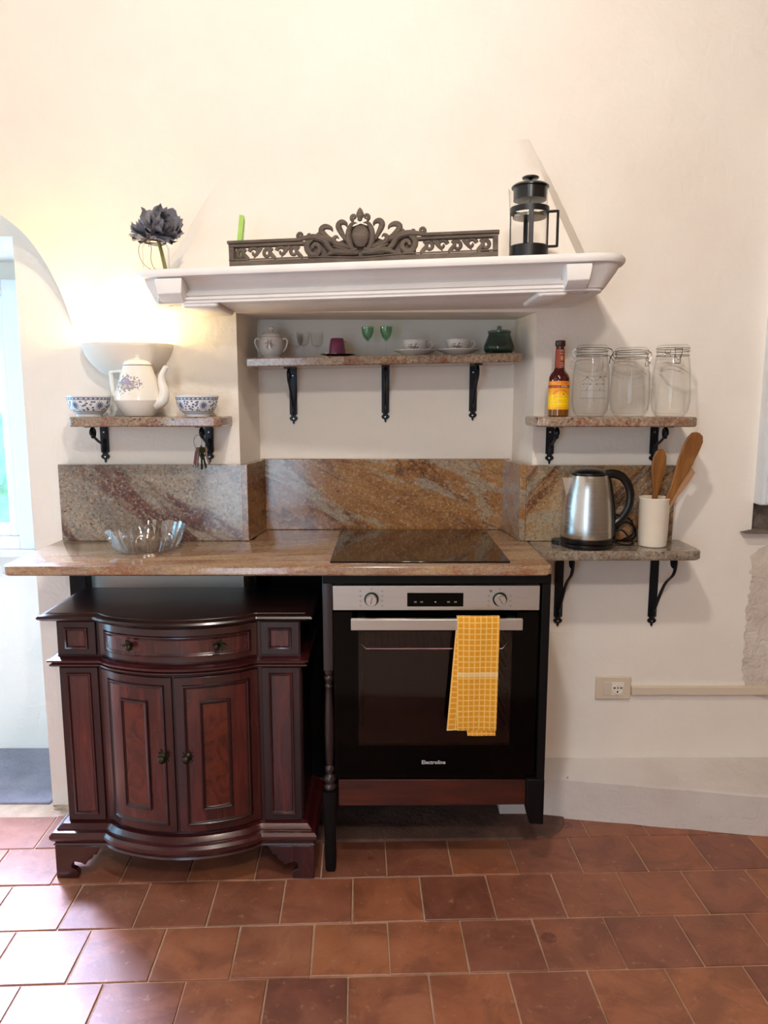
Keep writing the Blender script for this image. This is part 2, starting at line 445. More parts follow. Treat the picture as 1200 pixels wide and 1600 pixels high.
wall = struct('wall_back', bm, M_wall, smooth=False)
# vault springing over the recess
Lp = [(115,512,2.428), (97,462,2.40), (72,412,2.37), (40,368,2.33), (0,335,2.28), (-80,282,2.2), (-250,215,2.08), (-520,120,1.92), (-900,0,1.75)]
Rp = [(115,512,2.428), (150,440,2.43), (185,370,2.43), (212,300,2.43), (236,220,2.43), (254,130,2.43), (268,30,2.43), (275,-90,2.43), (280,-260,2.43)]
Ls = smoothpts([at(*p) for p in Lp], 5); Rs = smoothpts([at(*p) for p in Rp], 5)
bm = nb(); rows = []
for a, b in zip(Ls, Rs):
    r = []
    for k in range(13):
        u = k/12; p = a.lerp(b, u); p.y = b.y-(b.y-a.y)*(1-u)**2.2; bul = 0
        r.append(bm.verts.new((p.x, min(p.y - bul*.6 + (.0 if u < 1 else .004), 2.434), p.z)))
    rows.append(r)
for A, B in zip(rows, rows[1:]):
    for k in range(12): bm.faces.new((A[k], A[k+1], B[k+1], B[k]))
back = [bm.verts.new((p.x-.01, 2.44, p.z-.005)) for p in Ls]
for i in range(len(Ls)-1): bm.faces.new((rows[i][0], rows[i+1][0], back[i+1], back[i]))
bmesh.ops.remove_doubles(bm, verts=bm.verts, dist=.0004)
struct('vault', bm, M_wall, wall, angle=50)
# chimney hood over the mantel
bm = nb()
q = [at(365,250,2.432), at(825,212,2.432), at(903,402,2.27), at(275,420,2.27)]
qb = [at(355,235,2.45), at(829,200,2.45), at(918,400,2.45), at(258,420,2.45)]
n = 8; g = []
for j in range(n+1):
    v = j/n; l = q[0].lerp(q[3], v); r = q[1].lerp(q[2], v); row = []
    for i in range(n*2+1):
        p = l.lerp(r, i/(n*2)); f = v*v*(3-2*v)
        p.y = 2.432 - .162*(v**1.35) ; row.append(bm.verts.new(p))
    g.append(row)
for A, B in zip(g, g[1:]):
    for i in range(n*2): bm.faces.new((A[i], A[i+1], B[i+1], B[i]))
lb = [bm.verts.new(qb[0].lerp(qb[3], j/n)) for j in range(n+1)]; rb = [bm.verts.new(qb[1].lerp(qb[2], j/n)) for j in range(n+1)]
for j in range(n):
    bm.faces.new((g[j][0], g[j+1][0], lb[j+1], lb[j])); bm.faces.new((g[j][-1], g[j+1][-1], rb[j+1], rb[j]))
struct('chimney_hood', bm, M_wall, wall, angle=40)
# rough plaster patch and exposed stone by the right window
bm = nb(); gx, gz = 16, 46; V = {}
for i in range(gx+1):
    for j in range(gz+1):
        x = 1.19 + .7*i/gx; z = .36 + .62*j/gz
        ed = min(1, i/5)*min(1, (gz-j)/6)*min(1, j/8)
        V[i, j] = bm.verts.new((x, WD+.004-(.0+.016*ed+.006*random.random()*ed), z))
for i in range(gx):
    for j in range(gz): bm.faces.new((V[i,j], V[i+1,j], V[i+1,j+1], V[i,j+1]))
struct('rough_plaster', bm, M_rough, wall, angle=60)
bm = nb(); box(bm, 1.233, 1.9, 2.455, 2.50, .99, 1.075)
struct('exposed_stone', bm, M_stone, wall, bevel=.006)
bm = nb(); prism(bm, [(1.19,.985), (1.9,.975), (1.9,.992), (1.24,.995)], 2.39, 2.46)
struct('stone_ledge', bm, M_stone, wall, bevel=.003)
# other walls, ceiling
bm = nb(); box(bm, -2.7, -2.6, -2.3, 1.90, 0, TOP); box(bm, -2.7, -2.6, 2.76, 2.95, 0, TOP); box(bm, -2.7, -2.6, 1.90, 2.76, 2.10, TOP); struct('wall_left', bm, M_wall, smooth=False)
bm = nb(); box(bm, 2.2, 2.3, -2.3, 2.95, 0, TOP); struct('wall_right', bm, M_far, smooth=False)
bm = nb(); box(bm, -2.6, -1.7, -2.3, -2.2, 0, TOP); box(bm, -.8, 2.2, -2.3, -2.2, 0, TOP); box(bm, -1.7, -.8, -2.3, -2.2, 2.35, TOP)
struct('wall_front', bm, M_far, smooth=False)
bm = nb(); box(bm, -2.7, 2.3, -2.3, 2.95, TOP, TOP+.1); struct('ceiling', bm, M_far, smooth=False)
# plinth
bm = nb()
a, b = (.52, 2.368), (1.9, 2.14)
pl = [(.52, 2.44), (1.9, 2.44)]
def plz(x): return .142 - .006*(x-.5)
N = 24; ring = []
for i in range(N+1):
    x = .40 + 1.5*i/N; y = 2.372 - .165*max(0, x-.52) + random.uniform(-.003, .003)
    ring.append([bm.verts.new(p) for p in ((x, 2.445, 0), (x, y-.010, 0), (x, y-.003, .06), (x, y, plz(x)-.006), (x, y+.006, plz(x)), (x, 2.435, .182))])
for A, B in zip(ring, ring[1:]):
    for k in range(5): bm.faces.new((A[k], A[k+1], B[k+1], B[k]))
bm.faces.new(ring[0]); bm.faces.new(ring[-1][::-1])
struct('baseboard_right', bm, M_plinth, angle=25)

# floor and its tiles
bm = nb(); box(bm, -2.6, 2.2, -2.2, 2.95, -.08, -.0035)
floor = struct('floor', bm, M_grout, smooth=False)
th = math.atan(.036)
def uvw(u, v): return (u*cos(th)-v*sin(th), u*sin(th)+v*cos(th))
variants = []
for k in range(4):
    bm = nb(); box(bm, -.098, .098, -.0928, .0928, -.012, 0)
    for vtx in bm.verts:
        if vtx.co.z > -.001: vtx.co.z += random.uniform(-.0012, .0008); vtx.co.x += random.uniform(-.0015, .0015); vtx.co.y += random.uniform(-.0012, .0012)
    bmesh.ops.bevel(bm, geom=[e for e in bm.edges if min(v.co.z for v in e.verts) > -.005], offset=.0018, segments=1, affect='EDGES')
    me = bpy.data.meshes.new('tile'); bmesh.ops.recalc_face_normals(bm, faces=bm.faces); bm.to_mesh(me); bm.free(); me.materials.append(M_tile); variants.append(me)
vedges = [.695, .885, 1.075, 1.265, 1.455, 1.645, 1.835, 2.028, 2.212, 2.40]
offs = [.17, .075, .172, .08, .17, .075, .179, .083, .158, .07]
ntile = 0
for r in range(len(vedges)-1):
    v0, v1 = vedges[r], vedges[r+1]; vc = (v0+v1)/2
    for c in range(-12, 10):
        u = offs[r] + .2*c + .1; x, y = uvw(u, vc)
        if not (-2.5 < x < 1.9): continue
        if r == 8 and -.24 < x < .50: continue          # hearth slab lies here
        if r == 8 and x > .6 and y+.09 > 2.372-.165*max(0, x-.52)+.06: pass
        o = bpy.data.objects.new('tile', random.choice(variants)); C.objects.link(o); o.parent = floor
        o.location = (x, y, random.uniform(-.0006, .0006)); o.scale = (1, (v1-v0-.0042)/.1856, 1)
        o.rotation_euler = (random.uniform(-.003, .003), random.uniform(-.003, .003), th+random.uniform(-.004, .004)); ntile += 1
# worn hearth slab under the oven, grey threshold stone in the recess
bm = nb(); pts = [(-.34, 2.205), (.50, 2.222)] + [(.50+.12*sin(a), 2.36-.135*cos(a)) for a in (.4, .8, 1.2, 1.5)] + [(.62, 2.65), (-.34, 2.65)]
prism(bm, pts, -.02, .006, 'Z')
struct('hearth_slab', bm, M_slab, floor, bevel=.006)
bm = nb(); box(bm, -2.32, -1.19, 2.44, 2.86, -.02, .004); struct('threshold_slab', bm, M_slab2, floor, bevel=.005)
bm = nb(); box(bm, -1.16, -.36, 2.405, 2.43, -.02, .001); struct('mortar_edge', bm, M_grout, floor)

# window in the recess
wn = thing('window_1', 'white painted window in the left recess with garden behind', 'window', (-1.76, 2.86, .85)); wn['kind'] = 'structure'
bm = nb()
for a in ((-2.20, -2.14, .852, 1.86), (-1.405, -1.30, .852, 1.86), (-2.14, -1.405, .852, .90), (-2.14, -1.405, 1.81, 1.86)):
    box(bm, a[0], a[1], 2.79, 2.90, a[2], a[3])
obj('frame', bm, M_frame, wn, bevel=.004)
bm = nb()
for x0, x1 in ((-2.14, -2.095), (-1.805, -1.735), (-1.45, -1.405)): box(bm, x0, x1, 2.815, 2.86, .90, 1.81)
[box(bm, a_, b_, 2.815, 2.86, c_, d_) for a_, b_ in ((-2.095, -1.805), (-1.735, -1.45)) for c_, d_ in ((.90, .945), (1.77, 1.81))]
obj('sash', bm, M_frame, wn, bevel=.004)
for x0, x1 in ((-2.095, -1.805), (-1.735, -1.45)):
    bm = nb(); box(bm, x0, x1, 2.835, 2.839, .945, 1.77); obj('pane', bm, GLp, wn, smooth=False)
bm = nb(); box(bm, -2.25, -1.30, 2.76, 2.86, .825, .852); obj('window_sill', bm, M_frame, wn, bevel=.004)
# window casing at the right edge
wn2 = thing('window_2', 'white window casing at the right edge above bare stone', 'window', (1.3, 2.45, 1.08)); wn2['kind'] = 'structure'
bm = nb(); box(bm, 1.231, 1.30, 2.385, 2.47, 1.08, 2.3); box(bm, 1.30, 1.88, 2.41, 2.47, 1.08, 1.15); box(bm, 1.30, 1.88, 2.41, 2.47, 2.23, 2.3)
obj('frame', bm, M_frame, wn2, bevel=.005)
bm = nb(); box(bm, 1.245, 1.28, 2.372, 2.386, 1.085, 2.29); obj('moulding', bm, M_frame, wn2, bevel=.004)
bm = nb(); box(bm, 1.30, 1.88, 2.44, 2.446, 1.15, 2.23); obj('pane', bm, GLp, wn2, smooth=False)
# garden beyond
M_hedge = plain('hedge_leaves', '8fc0a0', .7, var=.4, nscale=9)
M_lawn = plain('lawn', '9db88a', .9, var=.2)
bm = nb(); box(bm, -12, 4, 3.0, 14, -.4, -.3); struct('garden_ground', bm, M_lawn, smooth=False)
for k, (hx, hy, hr) in enumerate(((-4.3, 7.6, 1.0), (-1.6, 9.2, 1.2), (-7.2, 8.6, 1.25))):
    bm = nb(); bmesh.ops.create_icosphere(bm, subdivisions=4, radius=hr)
    for v in bm.verts:
        v.co *= 1+.10*sin(v.co.x*9+k)*cos(v.co.z*11)+random.uniform(-.05, .05)
    bmesh.ops.translate(bm, vec=(hx, hy, hr*.75-.4), verts=bm.verts)
    tag(obj('garden_bush', bm, M_hedge, origin=(hx, hy, -.4)), ['round green bush seen through the window pane', 'green bush at the right, behind the window', 'green bush at the left, behind the window'][k], 'bush')

# ---------------------------------------------------------------- mantelshelf
def dfront(x): return 2.13 - .13*(x+.6)/1.12
def mz(x): return 1.783 + .0175*(x+.64)/1.17
def warp(vs, back=2.44):
    for v in vs:
        y = v.co.y; o = y   # y stored as distance behind the front line
        f = dfront(v.co.x); v.co.y = min(back, f+o) if o < .29 else back
        v.co.z += mz(v.co.x)
man = thing('mantelshelf', 'white painted moulded mantelshelf spanning the niche, with block corbels', 'mantelshelf', (-.05, 2.43, 1.70))
XL, XR = -.742, .655
plan = [(XL, .30), (XL, .10), (XL+.012, .07), (XL+.055, .008), (XL+.07, 0)] + [(-.6+.1*k, 0) for k in range(12)] + [(XR-.10, 0), (XR-.06, .008), (XR-.025, .03), (XR-.006, .07), (XR, .11), (XR, .30)]
bm = nb()
vs = loopsolid(bm, plan, [(-.012, -.022), (-.003, -.020), (0, -.014), (0, -.006), (-.004, 0)], lock=lambda p: p[1] > .29)
warp(vs); obj('top_slab', bm, M_white, man, angle=40)
bm = nb()
plan2 = [(p[0], p[1]) for p in plan]
vs = loopsolid(bm, plan2, [(-.105, -.0885), (-.056, -.088), (-.055, -.083), (-.064, -.0815), (-.064, -.0795), (-.057, -.078), (-.056, -.072), (-.066, -.0705), (-.066, -.0685), (-.061, -.067), (-.062, -.058), (-.078, -.056), (-.080, -.051), (-.066, -.036), (-.040, -.027), (-.014, -.0225)], lock=lambda p: p[1] > .29)
warp(vs); obj('frieze', bm, M_white, man, angle=30)
for pl_ in ([(XL, .29), (XL, .10), (XL+.012, .07), (XL+.055, .008), (-.575, .008), (-.575, .29)], [(.495, .29), (.495, .008), (XR-.06, .008), (XR-.025, .03), (XR-.006, .07), (XR, .11), (XR, .29)]):
    bm = nb(); vs = loopsolid(bm, pl_, [(-.058, -.083), (-.050, -.0805), (-.036, -.060), (-.022, -.040), (-.014, -.0225)], lock=lambda p: p[1] > .28); warp(vs)
    obj('end_return', bm, M_white, man, angle=35)
for (x0, x1) in ((-.645, -.567), (.482, .548)):
    bm = nb(); P = []
    for x in (x0, x1):
        P.append([bm.verts.new((x+(.004 if x == x0 else -.004)*k2, o, z)) for (o, z, k2) in ((.10, -.024, 0), (.010, -.024, 0), (.008, -.034, 0), (.014, -.066, 1), (.020, -.070, 1), (.045, -.084, 1), (.12, -.084, 1))])
    n = 7
    for k in range(n): bm.faces.new((P[0][k], P[0][(k+1) % n], P[1][(k+1) % n], P[1][k]))
    bm.faces.new(P[0]); bm.faces.new(P[1][::-1]); warp(list(bm.verts)); obj('corbel', bm, M_white, man, bevel=.002)
for (x0, x1, zz) in ((-.585, -.475, -.100), (.42, .50, -.099)):
    bm = nb(); vs = loopsolid(bm, rrect(x0, x1, .06, .285, .012), [(-.006, zz), (0, zz+.004), (0, zz+.013)], lock=lambda p: False)
    warp(vs); obj('end_block', bm, M_white, man, bevel=.002)

# ---------------------------------------------------------------- worktop, splashbacks, ledge
ZC = .958
bm = nb()
plan = rrect(-1.085, .478, 2.025, 2.43, .03, 5, (1, 1, 0, 0))
plan = [p for p in plan if p[1] < 2.2] + [(.478, 2.41), (.452, 2.43), (.452, 2.648), (-.440, 2.648), (-.440, 2.428), (-1.085, 2.428)]
loopsolid(bm, plan, [(-.006, ZC-.029), (0, ZC-.024), (0, ZC-.006), (-.002, ZC-.002), (-.006, ZC)], lock=lambda p: p[1] > 2.2)
tag(obj('worktop', bm, G_top, origin=(-.3, 2.4, ZC-.029), angle=30), 'long polished granite worktop with rounded front corners carrying the black hob', 'worktop')
ZS = 1.212
sp = thing('splashback', 'polished granite splashback panels lining the wall and niche behind the worktop', 'splashback', (-.3, 2.42, ZC))
for n_, m_, pr in (('side_panel', G_left, (-1.070, -.448, 2.408, 2.428, ZC+.0005, ZS)), ('niche_panel', G_mid, (-.440, .450, 2.626, 2.648, ZC+.0005, ZS+.002)), ('side_panel', G_right, (.468, .955, 2.400, 2.428, ZC+.001, ZS-.002))):
    bm = nb(); box(bm, *pr); obj(n_, bm, m_, sp, bevel=.0015)
for x0, x1, xb in ((-.468, -.448, .024), (.448, .468, -.024)):
    bm = nb(); prism(bm, [(x0, 2.405), (x1, 2.405), (x1+xb, 2.627), (x0+xb, 2.627)], ZC+.0005, ZS+.001, 'Z')
    obj('return_panel', bm, G_mid, sp, bevel=.0015)

def scroll(c, r0, a0, turns, n=20, plane='YZ', shrink=.75):
    out = []
    for k in range(n+1):
        t = k/n; r = r0*(1-shrink*t); a = a0+turns*2*pi*t
        out.append((c[0], c[1]+r*cos(a), c[2]+r*sin(a)))
    return out
def bracket(parent, x, ywall, ztop, h, reach, w=.027, twist=0):
    """flat iron bar on the wall with a spear tip, arm under the shelf and a scrolled brace"""
    bm = nb(); z0 = ztop-h
    pts = [(-w/2, ztop), (-w/2, z0+.028), (-w*.30, z0+.024), (-w*.30, z0+.022), (-w*.55, z0+.014), (-w*.42, z0+.007), (-w*.14, z0+.003), (-w*.12, z0-.004), (0, z0-.008)]
    poly = pts + [(-a, b) for a, b in pts[-2::-1]]
    prism(bm, [(x+a, b) for a, b in poly], ywall-.004, ywall)
    b = obj('bracket', bm, M_iron, parent, bevel=.0008)
    bm = nb(); box(bm, x-w/2, x+w/2, ywall-reach, ywall-.003, ztop-.003, ztop); obj('arm', bm, M_iron, b, bevel=.0006)
    bm = nb(); s = twist
    body = [(x, ywall-.006, z0+.035), (x+s*.1, ywall-.012, z0+.05), (x+s*.5, ywall-reach*.45, ztop-h*.42), (x+s*.9, ywall-reach*.78, ztop-h*.24), (x+s, ywall-reach*.86, ztop-.03)]
    cr = min(.017, h*.13); cy, cz = ywall-reach*.86+cr, ztop-cr-.006
    body = body[:-1] + [(x+s, cy-cr*cos(a), cz+cr*sin(a)) for a in (-.2, .6, 1.4, 2.2, 3.0, 3.9, 4.8)] + [(x+s, cy-cr*.5*cos(a), cz+cr*.5*sin(a)) for a in (5.6, 6.4, 7.2)]
    tube(bm, smoothpts(body, 4), .0035, 6, 1.6, fdir=Vector((1, 0, 0)))
    body = [(x, ywall-.008, z0+.07), (x, ywall-.02, z0+.05), (x, ywall-.022, z0+.035), (x, ywall-.012, z0+.026), (x, ywall-.007, z0+.038)]
    tube(bm, smoothpts(body, 4), .003, 6, 1.5, fdir=Vector((1, 0, 0)))
    obj('scroll', bm, M_iron, b)
    for zz in (ztop-.022, z0+.012):
        bm = nb(); lathe(bm, [(0, .003), (.003, .002), (.004, 0)], 8, M=Matrix.Translation((x, ywall-.004, zz)) @ Matrix.Rotation(pi/2, 4, 'X'))
        obj('screw', bm, M_chrome, b)
    return b
def shelf(name, label, x0, x1, y0, y1, ztop, th, r, mat, brs, corners, h, reach, tilt=0, ywall=None):
    s = thing(name, label, 'shelf', ((x0+x1)/2, y1, ztop))
    bm = nb(); loopsolid(bm, rrect(x0, x1, y0, y1, r, 5, corners), [(-.004, ztop-th), (0, ztop-th+.004), (0, ztop-.004), (-.004, ztop)], lock=lambda p: p[1] > y1-.001)
    for v in bm.verts: v.co.z += tilt*(v.co.x-(x0+x1)/2)
    obj('slab', bm, mat, s, angle=30)
    for bx in brs: bracket(s, bx, ywall or y1, ztop-th+tilt*(bx-(x0+x1)/2)-.0003, h, reach)
    return s
ZL = 1.370
shelf('wall_shelf', 'granite shelf under the wall lamp holding the teapot and two bowls', -.966, -.497, 2.255, 2.428, ZL, .030, .022, G_edge, (-.918, -.574), (1, 1, 0, 0), .115, .13)
shelf('wall_shelf', 'granite shelf holding the sauce bottle and three clip-top jars', .462, .956, 2.240, 2.428, ZL, .030, .03, G_edge, (.545, .887), (1, 1, 0, 0), .120, .13)
NTILT = .0185; ZN = 1.5655
shelf('wall_shelf', 'long granite shelf inside the niche with small cups and glasses', -.447, .449, 2.445, 2.648, ZN, .030, .004, G_edge, (-.322, .005, .316), (0, 0, 0, 0), .185, .15, NTILT)
def nz(x): return ZN + NTILT*x + .0004
s = thing('wall_ledge', 'narrow grey granite ledge beside the worktop carrying the kettle', 'shelf', (.72, 2.40, ZC))
bm = nb(); plan = [(.481, 2.235)] + [p for p in rrect(.481, .992, 2.235, 2.428, .035, 5, (0, 1, 0, 0))][1:]
loopsolid(bm, plan, [(-.005, ZC-.030), (0, ZC-.025), (0, ZC-.005), (-.005, ZC)], lock=lambda p: p[1] > 2.42 or p[0] < .49)
obj('slab', bm, G_ledge, s, angle=30)
bracket(s, .592, 2.428, ZC-.0303, .262, .15, .029, .012); bracket(s, .912, 2.428, ZC-.0303, .262, .15, .029, .02)
# ---------------------------------------------------------------- induction hob
bm = nb(); box(bm, -.155, .362, 2.065, 2.602, ZC+.0006, ZC+.0055)
hob = obj('induction_hob', bm, M_hob, origin=(.1, 2.33, ZC+.0006), bevel=.0015)
tag(hob, 'black glass induction hob lying flat on the granite worktop', 'hob')

# ---------------------------------------------------------------- dark wooden stand that carries worktop and oven
st = thing('oven_stand', 'black stained wooden stand with one turned leg around the built-in oven', 'stand', (.15, 2.3, 0))
ZB = ZC-.029
def part_box(name, mat, parent, b, bev=.002):
    bm = nb(); box(bm, *b); return obj(name, bm, mat, parent, bevel=bev)
part_box('top_rail', W_black, st, (-.176, .478, 2.050, 2.075, ZB-.028, ZB-.0005))
part_box('side_panel', W_black, st, (.454, .478, 2.052, 2.40, .21, ZB-.029))
part_box('side_panel', W_black, st, (-.176, -.158, 2.088, 2.62, .30, ZB-.029))
part_box('niche_shade_panel', W_black, st, (-.438, .448, 2.60, 2.625, .02, ZB-.001))  # black sheet added to stand in for the shade in the lower niche
part_box('niche_shade_panel', W_black, st, (-.443, -.432, 2.44, 2.60, .02, ZB-.001))  # same added shade along the niche's left side
part_box('shelf_board', W_black, st, (-.158, .453, 2.085, 2.60, .285, .302))
part_box('rear_leg', W_black, st, (-1.035, -.980, 2.360, 2.410, .0015, ZB-.0005))
part_box('rear_leg', W_black, st, (.405, .445, 2.40, 2.44, .0065, .285))
part_box('rear_leg', W_black, st, (-.17, -.13, 2.54, 2.58, .0065, .285))
bm = nb(); prism(bm, [(-.137, .293), (.43, .293), (.43, .212), (-.137, .208)], 2.068, 2.086)
obj('lower_board', bm, W_board, st, bevel=.002)
bm = nb(); prism(bm, [(.425, .305), (.478, .305), (.478, .160), (.437, .163), (.425, .215)], 2.046, 2.10)
obj('foot', bm, W_black, st, bevel=.003)
lx, ly = -.1625, 2.067
lg = nb(); loopsolid(lg, rrect(lx-.0145, lx+.0145, ly-.014, ly+.014, .002, 2), [(0, .640), (0, ZB-.0005)])
leg = obj('turned_leg', lg, W_leg, st, bevel=.001)
bm = nb(); lathe(bm, [(0, .262), (.014, .262), (.019, .270), (.019, .276), (.014, .284), (.017, .292), (.019, .300), (.014, .310), (.010, .314), (.014, .324), (.0145, .335), (.009, .342), (.0125, .352), (.0145, .42), (.0148, .47), (.013, .52), (.011, .565), (.010, .585), (.013, .590), (.0095, .596), (.010, .600), (.014, .612), (.0145, .617), (.011, .622), (.0145, .631), (.0145, .640), (0, .640)], 20, c=(lx, ly, 0))
obj('turning', bm, W_leg, leg, angle=50)
bm = nb(); loopsolid(bm, rrect(lx-.0125, lx+.0125, ly-.0125, ly+.0125, .003, 2), [(0, .0015), (.003, .012), (.004, .05), (.003, .10), (.008, .20), (.009, .262)])
obj('lower_block', bm, W_black, leg)

# ---------------------------------------------------------------- built-in oven
OX0, OX1, OZ0, OZ1, OY = -.147, .447, .305, .895, 2.060
ov = thing('built_in_oven', 'built-in oven with steel control panel and black glass door', 'oven', (.15, 2.3, .302))
part_box('housing', M_cav, ov, (OX0+.02, OX1-.02, OY+.40, OY+.52, OZ0+.01, OZ1-.02))
ZP = .822
bm = nb(); box(bm, OX0, OX1, OY-.008, OY+.03, ZP, OZ1)
pan = obj('control_panel', bm, M_steel, ov, bevel=.0015)
def plz2(py): return None
bm = nb(); box(bm, .0665, .2275, OY-.0095, OY-.006, ZP+.012, OZ1-.021); dsp = obj('display', bm, M_ovenglass, pan)
for i, (x, s) in enumerate(((.090, .004), (.108, .004), (.1475, .0022), (.185, .004), (.205, .004))):
    bm = nb(); box(bm, x-s, x+s, OY-.0099, OY-.0094, .8475-s*.6, .8475+s*.6); obj('display_mark', bm, M_lit if i == 2 else M_dim, dsp)
kz = .8555
for kx in (-.036, .332):
    R90 = Matrix.Rotation(pi/2, 4, 'X')
    bm = nb(); lathe(bm, [(0, 0), (.0205, 0), (.0205, .004), (.0195, .005), (0, .005)], 28, M=Matrix.Translation((kx, OY-.008, kz)) @ R90)
    k = obj('knob_ring', bm, M_black, pan)
    bm = nb(); lathe(bm, [(0, 0), (.0165, 0), (.0158, .016), (.0148, .0175), (0, .0175)], 28, M=Matrix.Translation((kx, OY-.0128, kz)) @ R90)
    k = obj('knob', bm, M_steel, pan)
    bm = nb(); box(bm, -.0012, .0012, -.0308, -.0298, -.010, .012, M=Matrix.Translation((kx, OY, kz)) @ Matrix.Rotation(radians(-30 if kx > 0 else 12), 4, 'Y')); obj('knob_mark', bm, M_dim, pan)
    bm = nb()
    for j in range(4):
        for sgn in (-1, 1):
            zz = kz - .021 + .0145*j; xx = kx + sgn*.031
            if kx > 0 and j == 3: continue
            box(bm, xx-.003, xx+.003, OY-.0085, OY-.0079, zz-.0005, zz+.0005); box(bm, xx-.003, xx+.003, OY-.0085, OY-.0079, zz+.003, zz+.0036)
            box(bm, xx-.003, xx-.0024, OY-.0085, OY-.0079, zz, zz+.003)
    box(bm, kx-.0015, kx+.0015, OY-.0085, OY-.0079, kz+.028, kz+.031)
    if kx > 0: lathe(bm, [(0, 0), (.004, 0), (.004, .0008), (0, .0008)], 14, M=Matrix.Translation((kx-.026, OY-.008, kz+.024)) @ R90)
    obj('dial_marks', bm, M_dim, pan, kind='stuff')
# door: black glass frame around a see-through window
ZD = .815
def ringbox(bm, x0, x1, z0, z1, a0, a1, c0, c1, y0, y1):
    box(bm, x0, a0, y0, y1, z0, z1); box(bm, a1, x1, y0, y1, z0, z1); box(bm, a0, a1, y0, y1, z0, c0); box(bm, a0, a1, y0, y1, c1, z1)
WX0, WX1, WZ0, WZ1 = -.075, .373, .405, .757
bm = nb()
outer = [(OX0, OZ0), (OX1, OZ0), (OX1, ZD), (OX0, ZD)]; inner = [(WX0, WZ0), (WX1, WZ0), (WX1, WZ1), (WX0, WZ1)]
V4 = [[bm.verts.new((x, y, z)) for x, z in L] for y in (OY, OY+.022) for L in (outer, inner)]
for i in range(4):
    j = (i+1) % 4
    for a, b in ((0, 1), (2, 3)): bm.faces.new((V4[a][i], V4[a][j], V4[b][j], V4[b][i]))
    for a, b in ((0, 2), (1, 3)): bm.faces.new((V4[a][i], V4[a][j], V4[b][j], V4[b][i]))
door = obj('oven_door', bm, M_ovenglass, ov, smooth=False)
bm = nb(); box(bm, WX0+.0002, WX1-.0002, OY+.001, OY+.004, WZ0+.0002, WZ1-.0002); obj('door_window', bm, GLo, door, smooth=False)
cav = nb(); x0, x1, z0, z1, y0, y1 = WX0-.01, WX1+.01, WZ0-.015, WZ1+.01, OY+.030, OY+.395
P = [cav.verts.new(p) for p in ((x0,y0,z0),(x1,y0,z0),(x1,y0,z1),(x0,y0,z1),(x0,y1,z0),(x1,y1,z0),(x1,y1,z1),(x0,y1,z1))]
for f in ((4,5,6,7),(0,1,5,4),(1,2,6,5),(2,3,7,6),(3,0,4,7)): cav.faces.new([P[i] for i in f])
cv = obj('cavity', cav, M_cav, ov, smooth=False)
for side in (-1, 1):
    for k in range(9):
        bm = nb(); xx = WX0+.006 if side < 0 else WX1-.006; zz = .44+.036*k
        box(bm, xx-.004, xx+.004, OY+.06, OY+.30, zz, zz+.003); obj('rack_rail', bm, M_wire, cv)
bm = nb(); rz = .689
tube(bm, [(WX0+.004, OY+.05, rz+.018), (WX0+.022, OY+.045, rz), (WX1-.022, OY+.045, rz), (WX1-.004, OY+.05, rz+.018)], .0028, 6)
tube(bm, [(WX0+.012, OY+.33, rz), (WX1-.012, OY+.33, rz)], .0025, 6)
for k in range(22): xx = WX0+.03+.0185*k; tube(bm, [(xx, OY+.045, rz), (xx, OY+.33, rz)], .0014, 5)
obj('wire_rack', bm, M_wire, ov)
bm = nb(); box(bm, -.094, .393, OY-.050, OY-.036, .775, .808); hd = obj('door_handle', bm, M_steel, door, bevel=.002)
for xx in (-.075, .355): part_box('handle_mount', M_black, door, (xx, xx+.022, OY-.036, OY-.0005, .783, .806))
bm = text_bm('Electroline', .0165, .0002, bold=.0003); bmesh.ops.translate(bm, vec=(.1475, OY-.0006, .3525), verts=bm.verts)
obj('door_lettering', bm, M_lit, door, smooth=False, kind='stuff')

# ---------------------------------------------------------------- yellow towel over the oven handle
def waffle():
    t = NT('yellow_waffle_cloth'); tc = t.n('TexCoord'); sp_ = t.n('SeparateXYZ'); t.l(tc.outputs['UV'], sp_.inputs[0])
    def line(ch, n, wdt):
        f = t.math('FRACT', t.math('MULTIPLY', sp_.outputs[ch], n)); return t.math('LESS_THAN', f, wdt)
    g = t.math('MAXIMUM', line(0, 1/.0164, .21), line(1, 1/.0164, .21))
    f1 = t.math('SINE', t.math('MULTIPLY', sp_.outputs[0], 2*pi/.0158)); f2 = t.math('SINE', t.math('MULTIPLY', sp_.outputs[1], 2*pi/.0158))
    band = t.math('LESS_THAN', t.math('ABSOLUTE', t.math('SUBTRACT', sp_.outputs[1], .302)), .007)
    n = t.noise(tc.outputs['UV'], 260, 2)
    c = t.mix(n, 'd98f12', 'e9a21c'); c = t.mix(t.math('MULTIPLY', g, .75), c, 'f4cf78'); c = t.mix(t.math('MULTIPLY', band, .55), c, 'f3dfae')
    t.base(c); t.set(Roughness=.9); t.b.inputs['Sheen Weight'].default_value = .2
    t.bump(t.math('ADD', t.math('MULTIPLY', g, 1.2), t.math('MULTIPLY', n, .3)), .6, .002); return t.m
M_towel = waffle()
